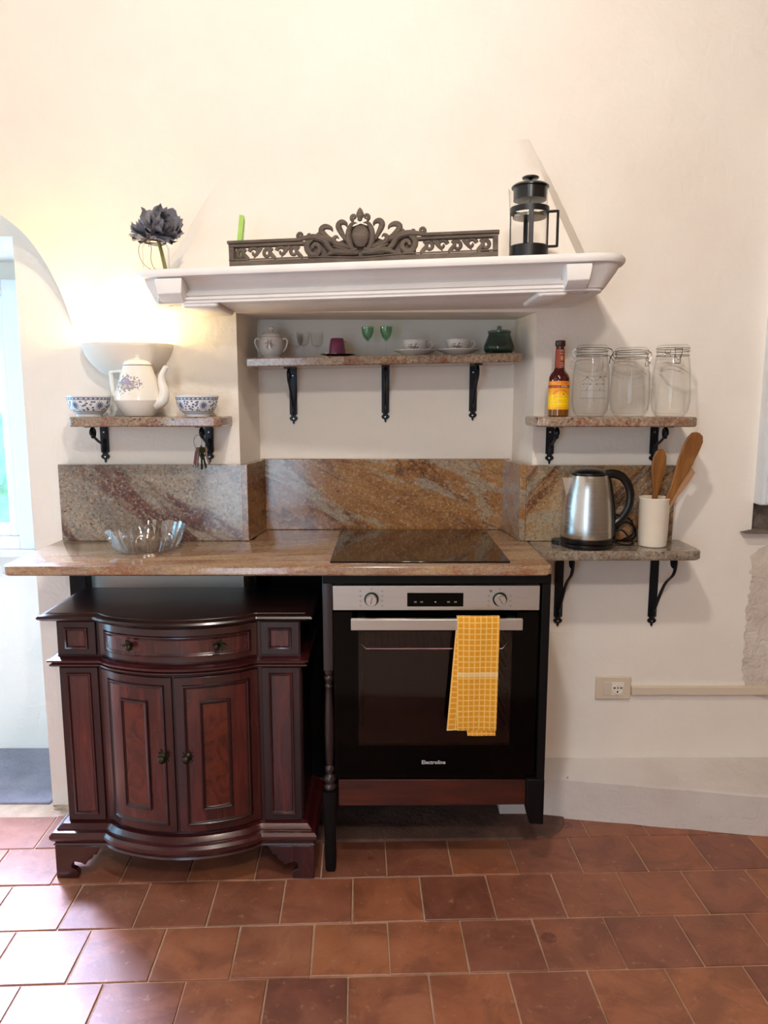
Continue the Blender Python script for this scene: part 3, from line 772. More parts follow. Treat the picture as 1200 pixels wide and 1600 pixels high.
def towel(bm, x0, x1, path, th=.003, drift=None, wav=.0015, ph=0):
    uv = bm.loops.layers.uv.verify(); nx = 14; P = [Vector((0, a, b)) for a, b in path]; L = [0]
    for i in range(1, len(P)): L.append(L[-1]+(P[i]-P[i-1]).length)
    out = []
    for side in (0, 1):
        g = []
        for i, p in enumerate(P):
            t = (P[min(i+1, len(P)-1)]-P[max(i-1, 0)]).normalized(); nn = Vector((0, -t.z, t.y)); row = []
            for k in range(nx+1):
                u = k/nx; dl, dr = drift(L[i]/L[-1]) if drift else (0, 0)
                x = (x0+dl)*(1-u)+(x1+dr)*u
                q = p + nn*(side*th) + Vector((0, wav*sin(u*7+ph+L[i]*9)*min(1, L[i]*8), 0))
                row.append((bm.verts.new((x, q.y, q.z)), (u*(x1-x0), L[i])))
            g.append(row)
        out.append(g)
        for A, B in zip(g, g[1:]):
            for k in range(nx):
                qd = (A[k], A[k+1], B[k+1], B[k]); f = bm.faces.new([a[0] for a in qd])
                for lp, a in zip(f.loops, qd): lp[uv].uv = a[1]
    A, B = out
    def strip(s1, s2):
        for k in range(len(s1)-1):
            qd = (s1[k], s1[k+1], s2[k+1], s2[k]); f = bm.faces.new([a[0] for a in qd])
            for lp, a in zip(f.loops, qd): lp[uv].uv = a[1]
    strip(A[0], B[0]); strip(A[-1], B[-1]); strip([r[0] for r in A], [r[0] for r in B]); strip([r[-1] for r in A], [r[-1] for r in B])
tw = thing('dish_towel', 'yellow waffle-check tea towel folded over the oven door handle', 'towel', (.27, OY-.043, .81))
hy0, hy1, hz = OY-.050, OY-.036, .808
arc = [((hy0+hy1)/2-.0105*cos(a), hz+.003+.008*sin(a)) for a in (2.9, 2.2, 1.57, .9, .3)]
arc = arc[::-1]
front = [(hy1+.004, .72), (hy1+.004, .78)] 
pathf = [(hy1+.005, .70), (hy1+.005, .74), (hy1+.005, .79)] + [((hy0+hy1)/2+.0115*cos(a), hz+.0015+.0075*sin(a)) for a in (.25, .8, 1.57, 2.3, 2.9)] + [(hy0-.006, .79-.02*k) for k in range(16)] + [(hy0-.004, .478)]
bm = nb(); towel(bm, .2065, .328, pathf, .004, lambda t: (.006*max(0, t-.3), -.005*t), .0014)
obj('front_fold', bm, M_towel, tw, angle=70)
pathb = [(hy0-.003, .775)] + [(hy0-.002+.0035*k/16, .775-.0187*k) for k in range(1, 17)]
bm = nb(); towel(bm, .203, .262, pathb, .0035, lambda t: (-.022*t, .0), .002, 2)
obj('left_fold', bm, M_towel, tw, angle=70)
bm = nb(); towel(bm, .222, .322, [(hy0-.0015, .60)]+[(hy0-.001, .60-.02*k) for k in range(1, 8)]+[(hy0-.001, .463)], .003, lambda t: (.02*t, .0), .001, 1)
obj('rear_fold', bm, M_towel, tw, angle=70)

# ---------------------------------------------------------------- serpentine mahogany cabinet
CX = -.595
def bowf(x, bow, hw):
    wv = abs(x)/(hw*.66)
    if wv >= 1: return 0
    e = min(1, (1-wv)/.22); return bow*(1-wv*wv*.92)*(e*e*(3-2*e))*.5 + bow*(1-wv*wv)*.5*(e*e*(3-2*e))
def cplan(hw, yf, yb, bow, n=36):
    pts = [(CX-hw, yb), (CX-hw, yf)]
    for k in range(1, n):
        x = -hw*.70+(2*hw*.70)*k/n; pts.append((CX+x, yf-bowf(x, bow, hw)))
    return pts + [(CX+hw, yf), (CX+hw, yb)]
YB, YF, BOW = 2.325, 2.055, .072
cab = thing('serpentine_cabinet', 'dark mahogany bow-fronted cabinet with two doors and a drawer under the worktop', 'cabinet', (CX, 2.19, 0))
lk = lambda p: p[1] > 2.3
bm = nb(); loopsolid(bm, cplan(.352, YF, YB, BOW), [(0, .155), (0, .796)]); obj('body', bm, W_cabd, cab, angle=25)
bm = nb(); loopsolid(bm, cplan(.352, YF, YB, BOW), [(0, .7925), (.010, .793), (.026, .797), (.036, .803), (.040, .808), (.036, .813), (.024, .817), (.018, .8175), (.017, .819), (.006, .820)], lock=lk)
obj('top', bm, W_cabt, cab, angle=25)
bm = nb(); loopsolid(bm, cplan(.352, YF, YB, BOW), [(.001, .655), (.014, .657), (.020, .661), (.020, .665), (.014, .668), (.014, .671), (.024, .674), (.025, .679), (.010, .684), (.001, .685)], lock=lk)
obj('waist_moulding', bm, W_cabh, cab, angle=25)
bm = nb(); loopsolid(bm, cplan(.352, YF, YB, BOW), [(.001, .108), (.034, .108), (.037, .111), (.034, .116), (.031, .118), (.038, .124), (.044, .134), (.044, .143), (.037, .151), (.027, .154), (.027, .158), (.020, .163), (.014, .168), (.001, .170)], lock=lk)
obj('base_moulding', bm, W_cabh, cab, angle=25)
def fr(x, o=0): return YF - bowf(x, BOW, .352) - o
def bent(bm, x0, x1, z0, z1, o0, o1, n=None):
    """block following the bowed front between x0..x1 (from the cabinet's centre), standing from o0 to o1 proud of it"""
    n = n or max(1, int(abs(x1-x0)/.018)); R = []
    for k in range(n+1):
        x = x0+(x1-x0)*k/n
        R.append([bm.verts.new((CX+x, fr(x, o), z)) for o, z in ((o0, z0), (o1, z0), (o1, z1), (o0, z1))])
    for A, B in zip(R, R[1:]):
        for k in range(4): bm.faces.new((A[k], A[(k+1) % 4], B[(k+1) % 4], B[k]))
    bm.faces.new(R[0]); bm.faces.new(R[-1][::-1])
def sweepx(bm, x0, x1, z0, z1, w, o, inner_o):
    """picture-frame moulding (mitred rings) following the front"""
    prof = [(0, .0), (.12, o), (.35, o*1.05), (.6, o*.7), (.72, o*.55), (1, inner_o)]
    rings = []
    for f, oo in prof:
        d = w*f; a0, a1, c0, c1 = x0+d, x1-d, z0+d, z1-d; n = max(2, int((x1-x0)/.016)); m = 2
        ring = [(a0+(a1-a0)*k/n, c0) for k in range(n)] + [(a1, c0+(c1-c0)*k/m) for k in range(m)] + [(a1-(a1-a0)*k/n, c1) for k in range(n)] + [(a0, c1-(c1-c0)*k/m) for k in range(m)]
        rings.append([bm.verts.new((CX+x, fr(x, oo), z)) for x, z in ring])
    for A, B in zip(rings, rings[1:]):
        N_ = len(A)
        for k in range(N_): bm.faces.new((A[k], A[(k+1) % N_], B[(k+1) % N_], B[k]))
def framed(parent, x0, x1, z0, z1, w, o, mf, mp, name='moulding'):
    bm = nb(); sweepx(bm, x0, x1, z0, z1, w, o, .002); obj(name, bm, mf, parent, angle=40)
    bm = nb(); bent(bm, x0+w, x1-w, z0+w, z1-w, 0, .002); obj('panel', bm, mp, parent, angle=30)
# pilasters
for sx in (-1, 1):
    a, b = (.238, .350) if sx > 0 else (-.350, -.238)
    bm = nb(); bent(bm, a, b, .690, .790, .0005, .006); pl_ = obj('upper_pilaster', bm, W_cabd, cab, bevel=.002)
    bm = nb(); bent(bm, a+.020, b-.020, .708, .772, .006, .0065); 
    def fr2(o2, parent, x0, x1, z0, z1, w, mp):
        bm = nb(); prof = [(0, .006), (.15, .0115), (.5, .010), (.75, .006), (1, .003)]; R = []
        for f, o in prof:
            d = w*f; R.append([bm.verts.new((CX+x, YF-o, z)) for x, z in ((x0+d, z0+d), (x1-d, z0+d), (x1-d, z1-d), (x0+d, z1-d))])
        for A, B in zip(R, R[1:]):
            for k in range(4): bm.faces.new((A[k], A[(k+1) % 4], B[(k+1) % 4], B[k]))
        obj('moulding', bm, W_cab, parent, angle=30)
        bm = nb(); box(bm, x0+w*.9, x1-w*.9, 0, 0, 0, 0) if False else None
        bm = nb(); box(bm, CX+x0+w*.95, CX+x1-w*.95, YF-.0065, YF-.001, z0+w*.95, z1-w*.95); obj('panel', bm, mp, parent)
    fr2(0, pl_, a+.022, b-.022, .708, .772, .011, W_panel)
    bm = nb(); bent(bm, a, b, .174, .652, .0005, .006); pl_ = obj('lower_pilaster', bm, W_cabd, cab, bevel=.002)
    fr2(0, pl_, a+.020, b-.020, .195, .636, .011, W_panel)
    bm = nb(); box(bm, CX+sx*.352-.0015, CX+sx*.352+.0015, 2.08, 2.30, .2, .63)
    obj('side_panel', bm, W_cabd, cab, bevel=.001)
# drawer
bm = nb(); bent(bm, -.228, .228, .690, .789, .0, .006); dr = obj('drawer', bm, W_cabh, cab, bevel=.0015)
def framed2(parent, x0, x1, z0, z1, w, base, h, mf, mp, mname='moulding', pname='panel'):
    bm = nb(); prof = [(0, base), (.12, base+h), (.40, base+h*1.05), (.62, base+h*.55), (.8, base+h*.5), (1, base+.0012)]
    R = []
    for f, o in prof:
        d = w*f; a0, a1, c0, c1 = x0+d, x1-d, z0+d, z1-d; n = max(2, int((x1-x0)/.016)); m = 2
        ring = [(a0+(a1-a0)*k/n, c0) for k in range(n)] + [(a1, c0+(c1-c0)*k/m) for k in range(m)] + [(a1-(a1-a0)*k/n, c1) for k in range(n)] + [(a0, c1-(c1-c0)*k/m) for k in range(m)]
        R.append([bm.verts.new((CX+x, fr(x, o), z)) for x, z in ring])
    for A, B in zip(R, R[1:]):
        N_ = len(A)
        for k in range(N_): bm.faces.new((A[k], A[(k+1) % N_], B[(k+1) % N_], B[k]))
    obj(mname, bm, mf, parent, angle=40)
    if mp:
        bm = nb(); bent(bm, x0+w*.97, x1-w*.97, z0+w*.97, z1-w*.97, base-.001, base+.0014); obj(pname, bm, mp, parent, angle=30)
framed2(dr, -.212, .212, .706, .768, .013, .006, .006, W_cab, W_panel)
# doors
for sx in (-1, 1):
    a, b = (.004, .228) if sx > 0 else (-.228, -.004)
    bm = nb(); bent(bm, a, b, .178, .648, .0, .007); d = obj('cabinet_door', bm, W_cab, cab, bevel=.0015)
    framed2(d, a+.022, b-.022, .200, .626, .012, .007, .006, W_cabd, W_panel)
    m0, m1 = (a+b)/2-.045, (a+b)/2+.040
    framed2(d, m0, m1, .246, .578, .011, .0085, .007, W_cabd, W_burl, 'inner_moulding', 'burl_inlay')
    kx = sx*.034; ky = fr(kx, .0085)
    bm = nb(); lathe(bm, [(0, 0), (.013, 0), (.012, .002), (.008, .004), (.005, .006), (.005, .010), (.009, .013), (.0115, .018), (.010, .023), (.005, .026), (0, .0265)], 20, M=Matrix.Translation((CX+kx, ky, .412)) @ Matrix.Rotation(pi/2, 4, 'X'), rfun=lambda a_, z_: 1+.10*sin(a_*8))
    obj('knob', bm, M_brass, d, angle=60)
    bm = nb(); prism(bm, [(kx*0+CX+kx+.017*r_*cos(t_), .412+.026*r_*sin(t_)) for t_, r_ in [(2*pi*k/24, 1 if k % 2 == 0 else .62) for k in range(24)]], ky-.0015, ky+.002)
    obj('knob_plate', bm, M_brass, d, angle=30)
for kx in (-.118, .126):
    ky = fr(kx, .0074)
    bm = nb(); prism(bm, [(CX+kx+.028*r_*cos(t_), .737+.018*r_*sin(t_)) for t_, r_ in [(2*pi*k/24, 1 if k % 4 == 0 else .55+.15*(k % 2)) for k in range(24)]], ky-.002, ky+.002)
    obj('pull_plate', bm, M_brass, dr, angle=30)
    bm = nb(); lathe(bm, [(0, 0), (.005, 0), (.004, .008), (.008, .012), (.010, .017), (.007, .022), (0, .024)], 16, M=Matrix.Translation((CX+kx, ky-.001, .737)) @ Matrix.Rotation(pi/2, 4, 'X'), rfun=lambda a_, z_: 1+.12*sin(a_*6))
    obj('drawer_pull', bm, M_brass, dr, angle=60)
# bracket feet
foot = [(0, .0015), (.070, .0015), (.073, .018), (.064, .030), (.052, .034), (.050, .047), (.062, .056), (.082, .052), (.095, .045), (.105, .058), (.118, .066), (.123, .080), (.133, .078), (.140, .092), (.150, .107), (0, .107)]
foot = [(x*.92, z) for x, z in foot]
for sx in (-1, 1):
    x0 = CX+sx*.386
    bm = nb(); prism(bm, [(x0-sx*x, z) for x, z in foot], YF-.034, YF-.014); ft = obj('bracket_foot', bm, W_cab, cab, bevel=.002)
    bm = nb(); prism(bm, [(YF-.014+x*.8, z) for x, z in foot], min(x0, x0-sx*.018), max(x0, x0-sx*.018), 'X'); obj('foot_return', bm, W_cab, ft, bevel=.002)
    bm = nb(); prism(bm, [(x0-sx*x, z) for x, z in foot[:3]+[(.06, .05), (.08, .107), (0, .107)]], YB-.03, YB-.01); obj('rear_foot', bm, W_cabd, cab, bevel=.002)

# ---------------------------------------------------------------- wall sconce
sc = thing('wall_sconce', 'half-bowl plaster uplighter glowing above the left shelf', 'lamp', (-.825, 2.43, 1.50))
sc_c = Vector((-.825, 2.429, 1.598)); bm = nb(); R = []
n = 32
for j, (r, z) in enumerate([(.146, 0), (.144, -.012), (.136, -.036), (.118, -.062), (.090, -.088), (.055, -.106), (.015, -.116)]):
    R.append([bm.verts.new((sc_c.x+r*cos(pi*k/n), sc_c.y-r*.80*sin(pi*k/n), sc_c.z+z)) for k in range(n+1)])
for A, B in zip(R, R[1:]):
    for k in range(n): bm.faces.new((A[k], A[k+1], B[k+1], B[k]))
sh = obj('lamp_shade', bm, M_shade, sc)
so = sh.modifiers.new('thick', 'SOLIDIFY'); so.thickness = .006; so.offset = -1
M_bulb = NT('glowing_bulb'); M_bulb.b.inputs['Emission Color'].default_value = (1, .8, .5, 1); M_bulb.b.inputs['Emission Strength'].default_value = 40; M_bulb = M_bulb.m
bm = nb(); lathe(bm, [(0, -.03), (.008, -.03), (.009, -.01), (.016, .005), (.018, .016), (.012, .028), (0, .033)], 16, c=(-.825, 2.375, 1.560)); obj('bulb', bm, M_bulb, sc)
bm = nb(); lathe(bm, [(0, -.05), (.014, -.05), (.014, 0), (0, 0)], 16, c=(-.825, 2.375, 1.545)); obj('lamp_holder', bm, M_white, sc)

# ---------------------------------------------------------------- socket and trunking
so_ = thing('wall_socket', 'ivory wall socket plate low on the right wall', 'socket', (.79, 2.43, .40))
bm = nb(); box(bm, .730, .852, 2.4200, 2.4298, .398, .480); pt = obj('cover_plate', bm, M_plast, so_, bevel=.004, seg=3)
bm = nb(); box(bm, .757, .782, 2.4178, 2.4205, .414, .461); obj('blank_insert', bm, M_plast, so_, bevel=.001)
bm = nb(); box(bm, .7835, .827, 2.4178, 2.4205, .414, .461); ins = obj('socket_insert', bm, M_plast2, so_, bevel=.001)
bm = nb(); lathe(bm, [(.019, 0), (.021, .003), (.019, .004), (.0175, .001), (0, .001)], 6, M=Matrix.Translation((.8053, 2.418, .4375)) @ Matrix.Rotation(pi/2, 4, 'X')); obj('socket_rim', bm, M_plast2, ins, smooth=False)
for (x, z, a, b) in ((.794, .441, .0035, .002), (.8053, .441, .0022, .0022), (.8166, .441, .0035, .002), (.8045, .427, .002, .0035)):
    bm = nb(); box(bm, x-a, x+a, 2.4158, 2.4172, z-b, z+b); obj('pin_hole', bm, M_hole, ins)
bm = nb(); box(bm, .853, 2.19, 2.413, 2.4298, .417, .4455); tr_ = obj('cable_trunking', bm, M_plast, origin=(1.4, 2.43, .417), bevel=.002)
tag(tr_, 'ivory plastic cable trunking running right from the wall socket', 'trunking')
# ---------------------------------------------------------------- left shelf: teapot and two bowls
def decal(name, base, blobs, cx, cz, rx, rz, scale=60, rough=.12):
    """white china with a printed flower spray inside an oval on the side facing -Y (object space)"""
    t = NT(name); tc = t.n('TexCoord'); sp_ = t.n('SeparateXYZ'); t.l(tc.outputs['Object'], sp_.inputs[0])
    ex = t.math('DIVIDE', t.math('SUBTRACT', sp_.outputs[0], cx), rx); ez = t.math('DIVIDE', t.math('SUBTRACT', sp_.outputs[2], cz), rz)
    d = t.math('ADD', t.math('MULTIPLY', ex, ex), t.math('MULTIPLY', ez, ez))
    inside = t.math('MULTIPLY', t.math('LESS_THAN', d, 1.0), t.math('LESS_THAN', sp_.outputs[1], 0.0))
    v = t.n('TexVoronoi'); v.inputs['Scale'].default_value = scale; t.l(tc.outputs['Object'], v.inputs['Vector'])
    n = t.noise(tc.outputs['Object'], scale*1.6, 3, .6)
    s = t.n('SeparateColor'); t.l(v.outputs['Color'], s.inputs[0])
    col = t.ramp(s.outputs[0], [(p, c) for p, c in blobs], 'CONSTANT')
    edge = t.math('SUBTRACT', .76, t.math('MULTIPLY', d, .36))
    m = t.math('LESS_THAN', t.math('ADD', t.math('MULTIPLY', v.outputs['Distance'], .55), t.math('MULTIPLY', n, .62)), edge)
    t.base(t.mix(t.math('MULTIPLY', t.math('MULTIPLY', inside, m), .8), base, col)); t.set(Roughness=rough)
    t.b.inputs['Coat Weight'].default_value = .4; return t.m
M_tea = decal('flowered_china', 'f1ede4', [(0, '8d86a0'), (.2, '7f8a80'), (.4, 'b79fb0'), (.55, '6f7480'), (.7, 'c9b3a0'), (.85, '8e7aa8')], -.004, .098, .052, .034, 120)
M_sug = decal('rose_sprig_china', 'd9d5d0', [(0, '8a5a58'), (.4, '6a6a62'), (.7, '9a6c68')], 0, .045, .018, .02, 170)
M_cup = decal('grey_sprig_china', 'dcd8d4', [(0, '6b6360'), (.4, '857a76'), (.7, '7a5f5a')], -.004, .022, .024, .011, 160)
tp = thing('teapot', 'white china teapot with a painted flower spray on the lamp-lit shelf', 'teapot', (-.772, 2.345, ZL+.0006), radians(-14))
bm = nb(); lathe(bm, [(0, 0), (.044, 0), (.048, .004), (.076, .047), (.077, .050), (.0765, .053), (.070, .075), (.046, .150), (.0445, .156), (.041, .156), (.041, .150), (0, .150)], 36)
obj('body', bm, M_tea, tp, local=True, angle=20, bevel=.0015)
bm = nb(); lathe(bm, [(0, .1575), (.044, .1575), (.045, .160), (.041, .167), (.028, .174), (.012, .178), (.010, .182), (.014, .186), (.015, .190), (.011, .195), (0, .196)], 24)
obj('lid', bm, M_china, tp, local=True)
bm = nb(); pts = [(-.046, 0, .138), (-.066, 0, .1405), (-.0915, 0, .138), (-.094, 0, .128), (-.091, 0, .085), (-.086, 0, .065), (-.070, 0, .053)]
tube(bm, smoothpts(pts, 4), .0062, 8, 1.3, fdir=Vector((0, 1, 0))); obj('handle', bm, M_china, tp, local=True)
bm = nb(); pts = [(.060, 0, .042), (.082, 0, .050), (.090, 0, .075), (.083, 0, .105), (.085, 0, .128), (.100, 0, .153)]
sp_p = smoothpts(pts, 4); nn = len(sp_p); vs = tube(bm, sp_p, [.024*(1-.68*(k/(nn-1))**.7) for k in range(nn)], 12)
obj('spout', bm, M_china, tp, local=True)

def bowl_mat():
    t = NT('blue_white_porcelain'); uv = uvcoord(t); s = t.n('SeparateXYZ'); t.l(uv, s.inputs[0]); u, v = s.outputs[0], s.outputs[1]
    mp = t.n('Mapping'); t.l(uv, mp.inputs[0]); mp.inputs['Scale'].default_value = (12, 46, 1)
    vo = t.n('TexVoronoi', voronoi_dimensions='2D'); vo.inputs['Scale'].default_value = 2.6; t.l(mp.outputs[0], vo.inputs['Vector'])
    n = t.n('TexNoise'); n.inputs['Scale'].default_value = 4.0; n.inputs['Detail'].default_value = 2; t.l(mp.outputs[0], n.inputs['Vector'])
    leaf = t.math('LESS_THAN', t.math('ADD', vo.outputs['Distance'], t.math('MULTIPLY', n.outputs[0], .35)), .50)
    # big rosettes every fifth of the turn
    fu = t.math('SUBTRACT', t.math('FRACT', t.math('ADD', t.math('MULTIPLY', u, 5.0), .77)), .5)
    x = t.math('MULTIPLY', fu, .078); z = t.math('SUBTRACT', v, .034)
    r = t.math('SQRT', t.math('ADD', t.math('MULTIPLY', x, x), t.math('MULTIPLY', z, z)))
    an = t.n('Math', operation='ARCTAN2'); t.l(z, an.inputs[0]); t.l(x, an.inputs[1])
    pet = t.math('ADD', .0105, t.math('MULTIPLY', t.math('SINE', t.math('MULTIPLY', an.outputs[0], 12)), .0042))
    ros = t.math('LESS_THAN', r, pet); near = t.math('LESS_THAN', r, .0175)
    field = t.math('MULTIPLY', t.math('GREATER_THAN', v, .0175), t.math('LESS_THAN', v, .0485))
    pat = t.math('MULTIPLY', field, t.math('MAXIMUM', ros, t.math('MULTIPLY', leaf, t.math('SUBTRACT', 1.0, near))))
    band = t.math('MULTIPLY', t.math('GREATER_THAN', v, .0505), t.math('LESS_THAN', v, .0585))
    dash = t.math('GREATER_THAN', t.math('SINE', t.math('MULTIPLY', u, 190)), -.2)
    core = t.math('MULTIPLY', t.math('GREATER_THAN', v, .053), t.math('LESS_THAN', v, .056))
    band = t.math('MULTIPLY', band, t.math('SUBTRACT', 1.0, t.math('MULTIPLY', core, dash)))
    low = t.math('MULTIPLY', t.math('GREATER_THAN', v, .0135), t.math('LESS_THAN', v, .0155))
    low2 = t.math('MULTIPLY', t.math('GREATER_THAN', v, .0085), t.math('LESS_THAN', v, .0098))
    allp = t.math('MAXIMUM', pat, t.math('MAXIMUM', band, t.math('MAXIMUM', low, low2)))
    t.base(t.mix(t.math('MULTIPLY', allp, .88), 'e2e6ea', t.mix(n.outputs[0], '1f3560', '3c5688'))); t.set(Roughness=.12); return t.m
M_bowl = bowl_mat()
bw = None
for k, (x, rz, lb) in enumerate(((-.921, .0, 'blue and white patterned bowl to the left of the teapot'), (-.583, .9, 'blue and white patterned bowl to the right of the teapot'))):
    if k == 0:
        bw = thing('patterned_bowl', lb, 'bowl', (x, 2.322, ZL+.0006), rz, 'blue and white bowls on the lamp-lit shelf')
        bm = nb(); lathe(bm, [(0, .001), (.036, .001), (.036, 0), (.038, 0), (.038, .006), (.042, .010), (.052, .018), (.0615, .034), (.0635, .050), (.0665, .0615), (.0655, .062), (.062, .052), (.059, .034), (.050, .021), (.038, .013), (0, .011)], 48)
        obj('bowl_body', bm, M_bowl, bw, local=True, angle=50)
        bm = nb(); lathe(bm, [(.0640, .0622), (.0667, .0620), (.0669, .0632), (.0652, .0640), (.0640, .0632)], 48); obj('rim', bm, M_china, bw, local=True)
    else: dup(bw, (x, 2.322, ZL+.0006), rz, lb)

# keys hanging from the bracket under that shelf
ks = thing('key_bunch', 'bunch of keys with a dark red leather tag hanging under the left shelf', 'keys', (-.612, 2.30, 1.30))
kp = at(309, 690, 2.31)
bm = nb(); tube(bm, [kp+Vector((.0125*cos(a), .004*sin(a), .020*sin(a))) for a in [2*pi*k/24 for k in range(24)]], .0011, 6, closed=True); obj('key_ring', bm, M_wire, ks)
def key_outline(L):
    head = [(.010*cos(a), .010*sin(a)) for a in [pi*.62+2*pi*.86*k/14-.15 for k in range(0)]]
    return [(-.003, -.010), (-.009, -.006), (-.010, .002), (-.006, .009), (.006, .009), (.010, .002), (.009, -.006), (.003, -.010), (.003, -L+.016), (.006, -L+.014), (.003, -L+.010), (.006, -L+.007), (.002, -L+.003), (0, -L), (-.002, -L+.003)]
for (dx, dy, an, L, mt) in ((.004, -.006, 8, .056, M_chrome), (.014, -.004, -9, .060, M_brass), (.020, .000, -16, .050, M_chrome), (.010, .004, 2, .064, M_brass)):
    bm = nb(); prism(bm, key_outline(L), -.001, .001)
    bmesh.ops.transform(bm, matrix=Matrix.Translation(kp+Vector((dx, dy, -.026))) @ Matrix.Rotation(radians(an), 4, 'Y') @ Matrix.Rotation(radians(25), 4, 'Z'), verts=bm.verts)
    obj('key', bm, mt, ks, bevel=.0003)
bm = nb(); prism(bm, [(-.003, 0), (.003, 0), (.007, -.030), (.008, -.052), (0, -.058), (-.008, -.050), (-.006, -.028)], -.0015, .0015)
bmesh.ops.transform(bm, matrix=Matrix.Translation(kp+Vector((-.004, -.002, -.019))) @ Matrix.Rotation(radians(4), 4, 'Y'), verts=bm.verts); obj('leather_tag', bm, M_red, ks, bevel=.0005)
bm = nb(); tube(bm, smoothpts([kp+Vector((.012, 0, -.012)), kp+Vector((.006, -.006, -.035)), kp+Vector((.014, -.008, -.055)), kp+Vector((.022, -.004, -.040))], 5), .0022, 6); obj('beaded_chain', bm, M_iron, ks)

# ---------------------------------------------------------------- niche shelf
NY = 2.535
sg = thing('sugar_bowl', 'lidded white china sugar bowl with a small rose sprig and two handles', 'sugar bowl', (-.380, NY, nz(-.380)))
bm = nb(); lathe(bm, [(0, 0), (.029, 0), (.031, .003), (.030, .007), (.037, .016), (.041, .034), (.040, .058), (.037, .070), (.035, .072), (0, .072)], 28); obj('body', bm, M_sug, sg, local=True)
bm = nb(); lathe(bm, [(0, .0725), (.037, .0725), (.036, .078), (.026, .086), (.010, .090), (.006, .094), (.010, .098), (.011, .103), (.006, .108), (0, .109)], 28); obj('lid', bm, M_sug, sg, local=True)
for s_ in (-1, 1):
    bm = nb(); tube(bm, smoothpts([(s_*.036, 0, .060), (s_*.046, 0, .068), (s_*.054, 0, .060), (s_*.052, 0, .044), (s_*.045, 0, .030), (s_*.039, 0, .024)], 4), .0026, 6); obj('handle', bm, M_china, sg, local=True)
lg0 = None
for k, (x, y, lb) in enumerate(((-.295, NY+.015, 'small clear stemmed glass, leftmost of three beside the sugar bowl'), (-.268, NY-.035, 'small clear stemmed glass standing in front between its two twins'), (-.226, NY+.010, 'small clear stemmed glass, rightmost of three, nearest the magenta cup'))):
    if k == 0:
        lg0 = thing('liqueur_glass', lb, 'glass', (x, y, nz(x)), 0, 'small clear glasses on the niche shelf')
        bm = nb(); lathe(bm, [(0, .034), (.006, .034), (.015, .042), (.020, .055), (.0215, .072), (.021, .083), (.0203, .083), (.0205, .072), (.0188, .055), (.014, .0435), (0, .037)], 24); obj('cup', bm, GL, lg0, local=True)
        bm = nb(); lathe(bm, [(0, 0), (.016, 0), (.016, .0012), (.005, .004), (.0035, .008), (.0032, .024), (.005, .030), (.0055, .0339), (0, .0339)], 20); obj('stem', bm, GL, lg0, local=True)
    else: dup(lg0, (x, y, nz(x)), 0, lb)
sx_ = -.156
sau = thing('magenta_saucer', 'dark magenta saucer under the upturned cup', 'saucer', (sx_, NY, nz(sx_)))
bm = nb(); lathe(bm, [(0, 0), (.024, 0), (.026, .002), (.052, .0085), (.060, .0095), (.060, .0108), (.050, .0105), (.026, .0045), (0, .004)], 36); obj('dish', bm, M_magd, sau, local=True)
mc = thing('magenta_cup', 'magenta cup turned upside down on its saucer, gilt handle', 'cup', (sx_-.002, NY, nz(sx_)+.0115))
bm = nb(); lathe(bm, [(.0275, 0), (.0285, 0), (.0262, .028), (.0225, .050), (.020, .052), (.018, .049), (0, .048), (0, .046), (.021, .046), (.0255, .020)], 28); obj('body', bm, M_mag, mc, local=True, angle=45)
bm = nb(); tube(bm, smoothpts([(.0235, 0, .042), (.034, 0, .042), (.040, 0, .032), (.043, 0, .018), (.051, 0, .011), (.041, 0, .010), (.030, 0, .013), (.027, 0, .016)], 4), .0022, 6); obj('handle', bm, M_gold, mc, local=True)
gg = None
for k, (x, lb) in enumerate(((-.055, 'green-bowled stemmed glass, the left one of the pair'), (.007, 'green-bowled stemmed glass, the right one of the pair'))):
    if k == 0:
        gg = thing('green_wine_glass', lb, 'glass', (x, NY, nz(x)), 0, 'green glasses on the niche shelf')
        bm = nb(); lathe(bm, [(0, .052), (.004, .052), (.014, .066), (.0195, .082), (.0205, .099), (.0198, .099), (.0186, .082), (.013, .067), (0, .056)], 24); obj('cup', bm, GLg, gg, local=True)
        bm = nb(); lathe(bm, [(0, 0), (.018, 0), (.018, .0012), (.006, .005), (.003, .011), (.0026, .040), (.004, .0519), (0, .0519)], 20); obj('stem', bm, GLt, gg, local=True)
    else: dup(gg, (x, NY, nz(x)), 0, lb)
sc0 = cu0 = None
for k, (x, l1, l2) in enumerate(((.104, 'white saucer under the cup beside the green glasses', 'white teacup with grey sprig next to the green glasses'), (.247, 'white saucer under the cup nearest the dark green pot', 'white teacup with grey sprig nearest the dark green pot'))):
    if k == 0:
        sc0 = thing('saucer', l1, 'saucer', (x, NY-.01, nz(x)), 0, 'white saucers on the niche shelf')
        bm = nb(); lathe(bm, [(0, 0), (.034, 0), (.036, .002), (.064, .014), (.071, .0165), (.071, .018), (.062, .0165), (.036, .0055), (0, .005)], 40); obj('dish', bm, M_china, sc0, local=True)
        cu0 = thing('teacup', l2, 'cup', (x, NY-.01, nz(x)+.0066), 0, 'sprigged teacups on the niche shelf')
        bm = nb(); lathe(bm, [(0, 0), (.020, 0), (.021, .003), (.030, .010), (.038, .024), (.042, .044), (.0408, .044), (.0365, .025), (.028, .012), (0, .008)], 32); obj('body', bm, M_cup, cu0, local=True)
        bm = nb(); tube(bm, smoothpts([(.040, 0, .036), (.052, 0, .041), (.058, 0, .032), (.053, 0, .021), (.040, 0, .015), (.036, 0, .018)], 4), .0021, 6); obj('handle', bm, M_china, cu0, local=True)
    else:
        dup(sc0, (x, NY-.01, nz(x)), 0, l1); dup(cu0, (x, NY-.01, nz(x)+.0066), 0, l2)
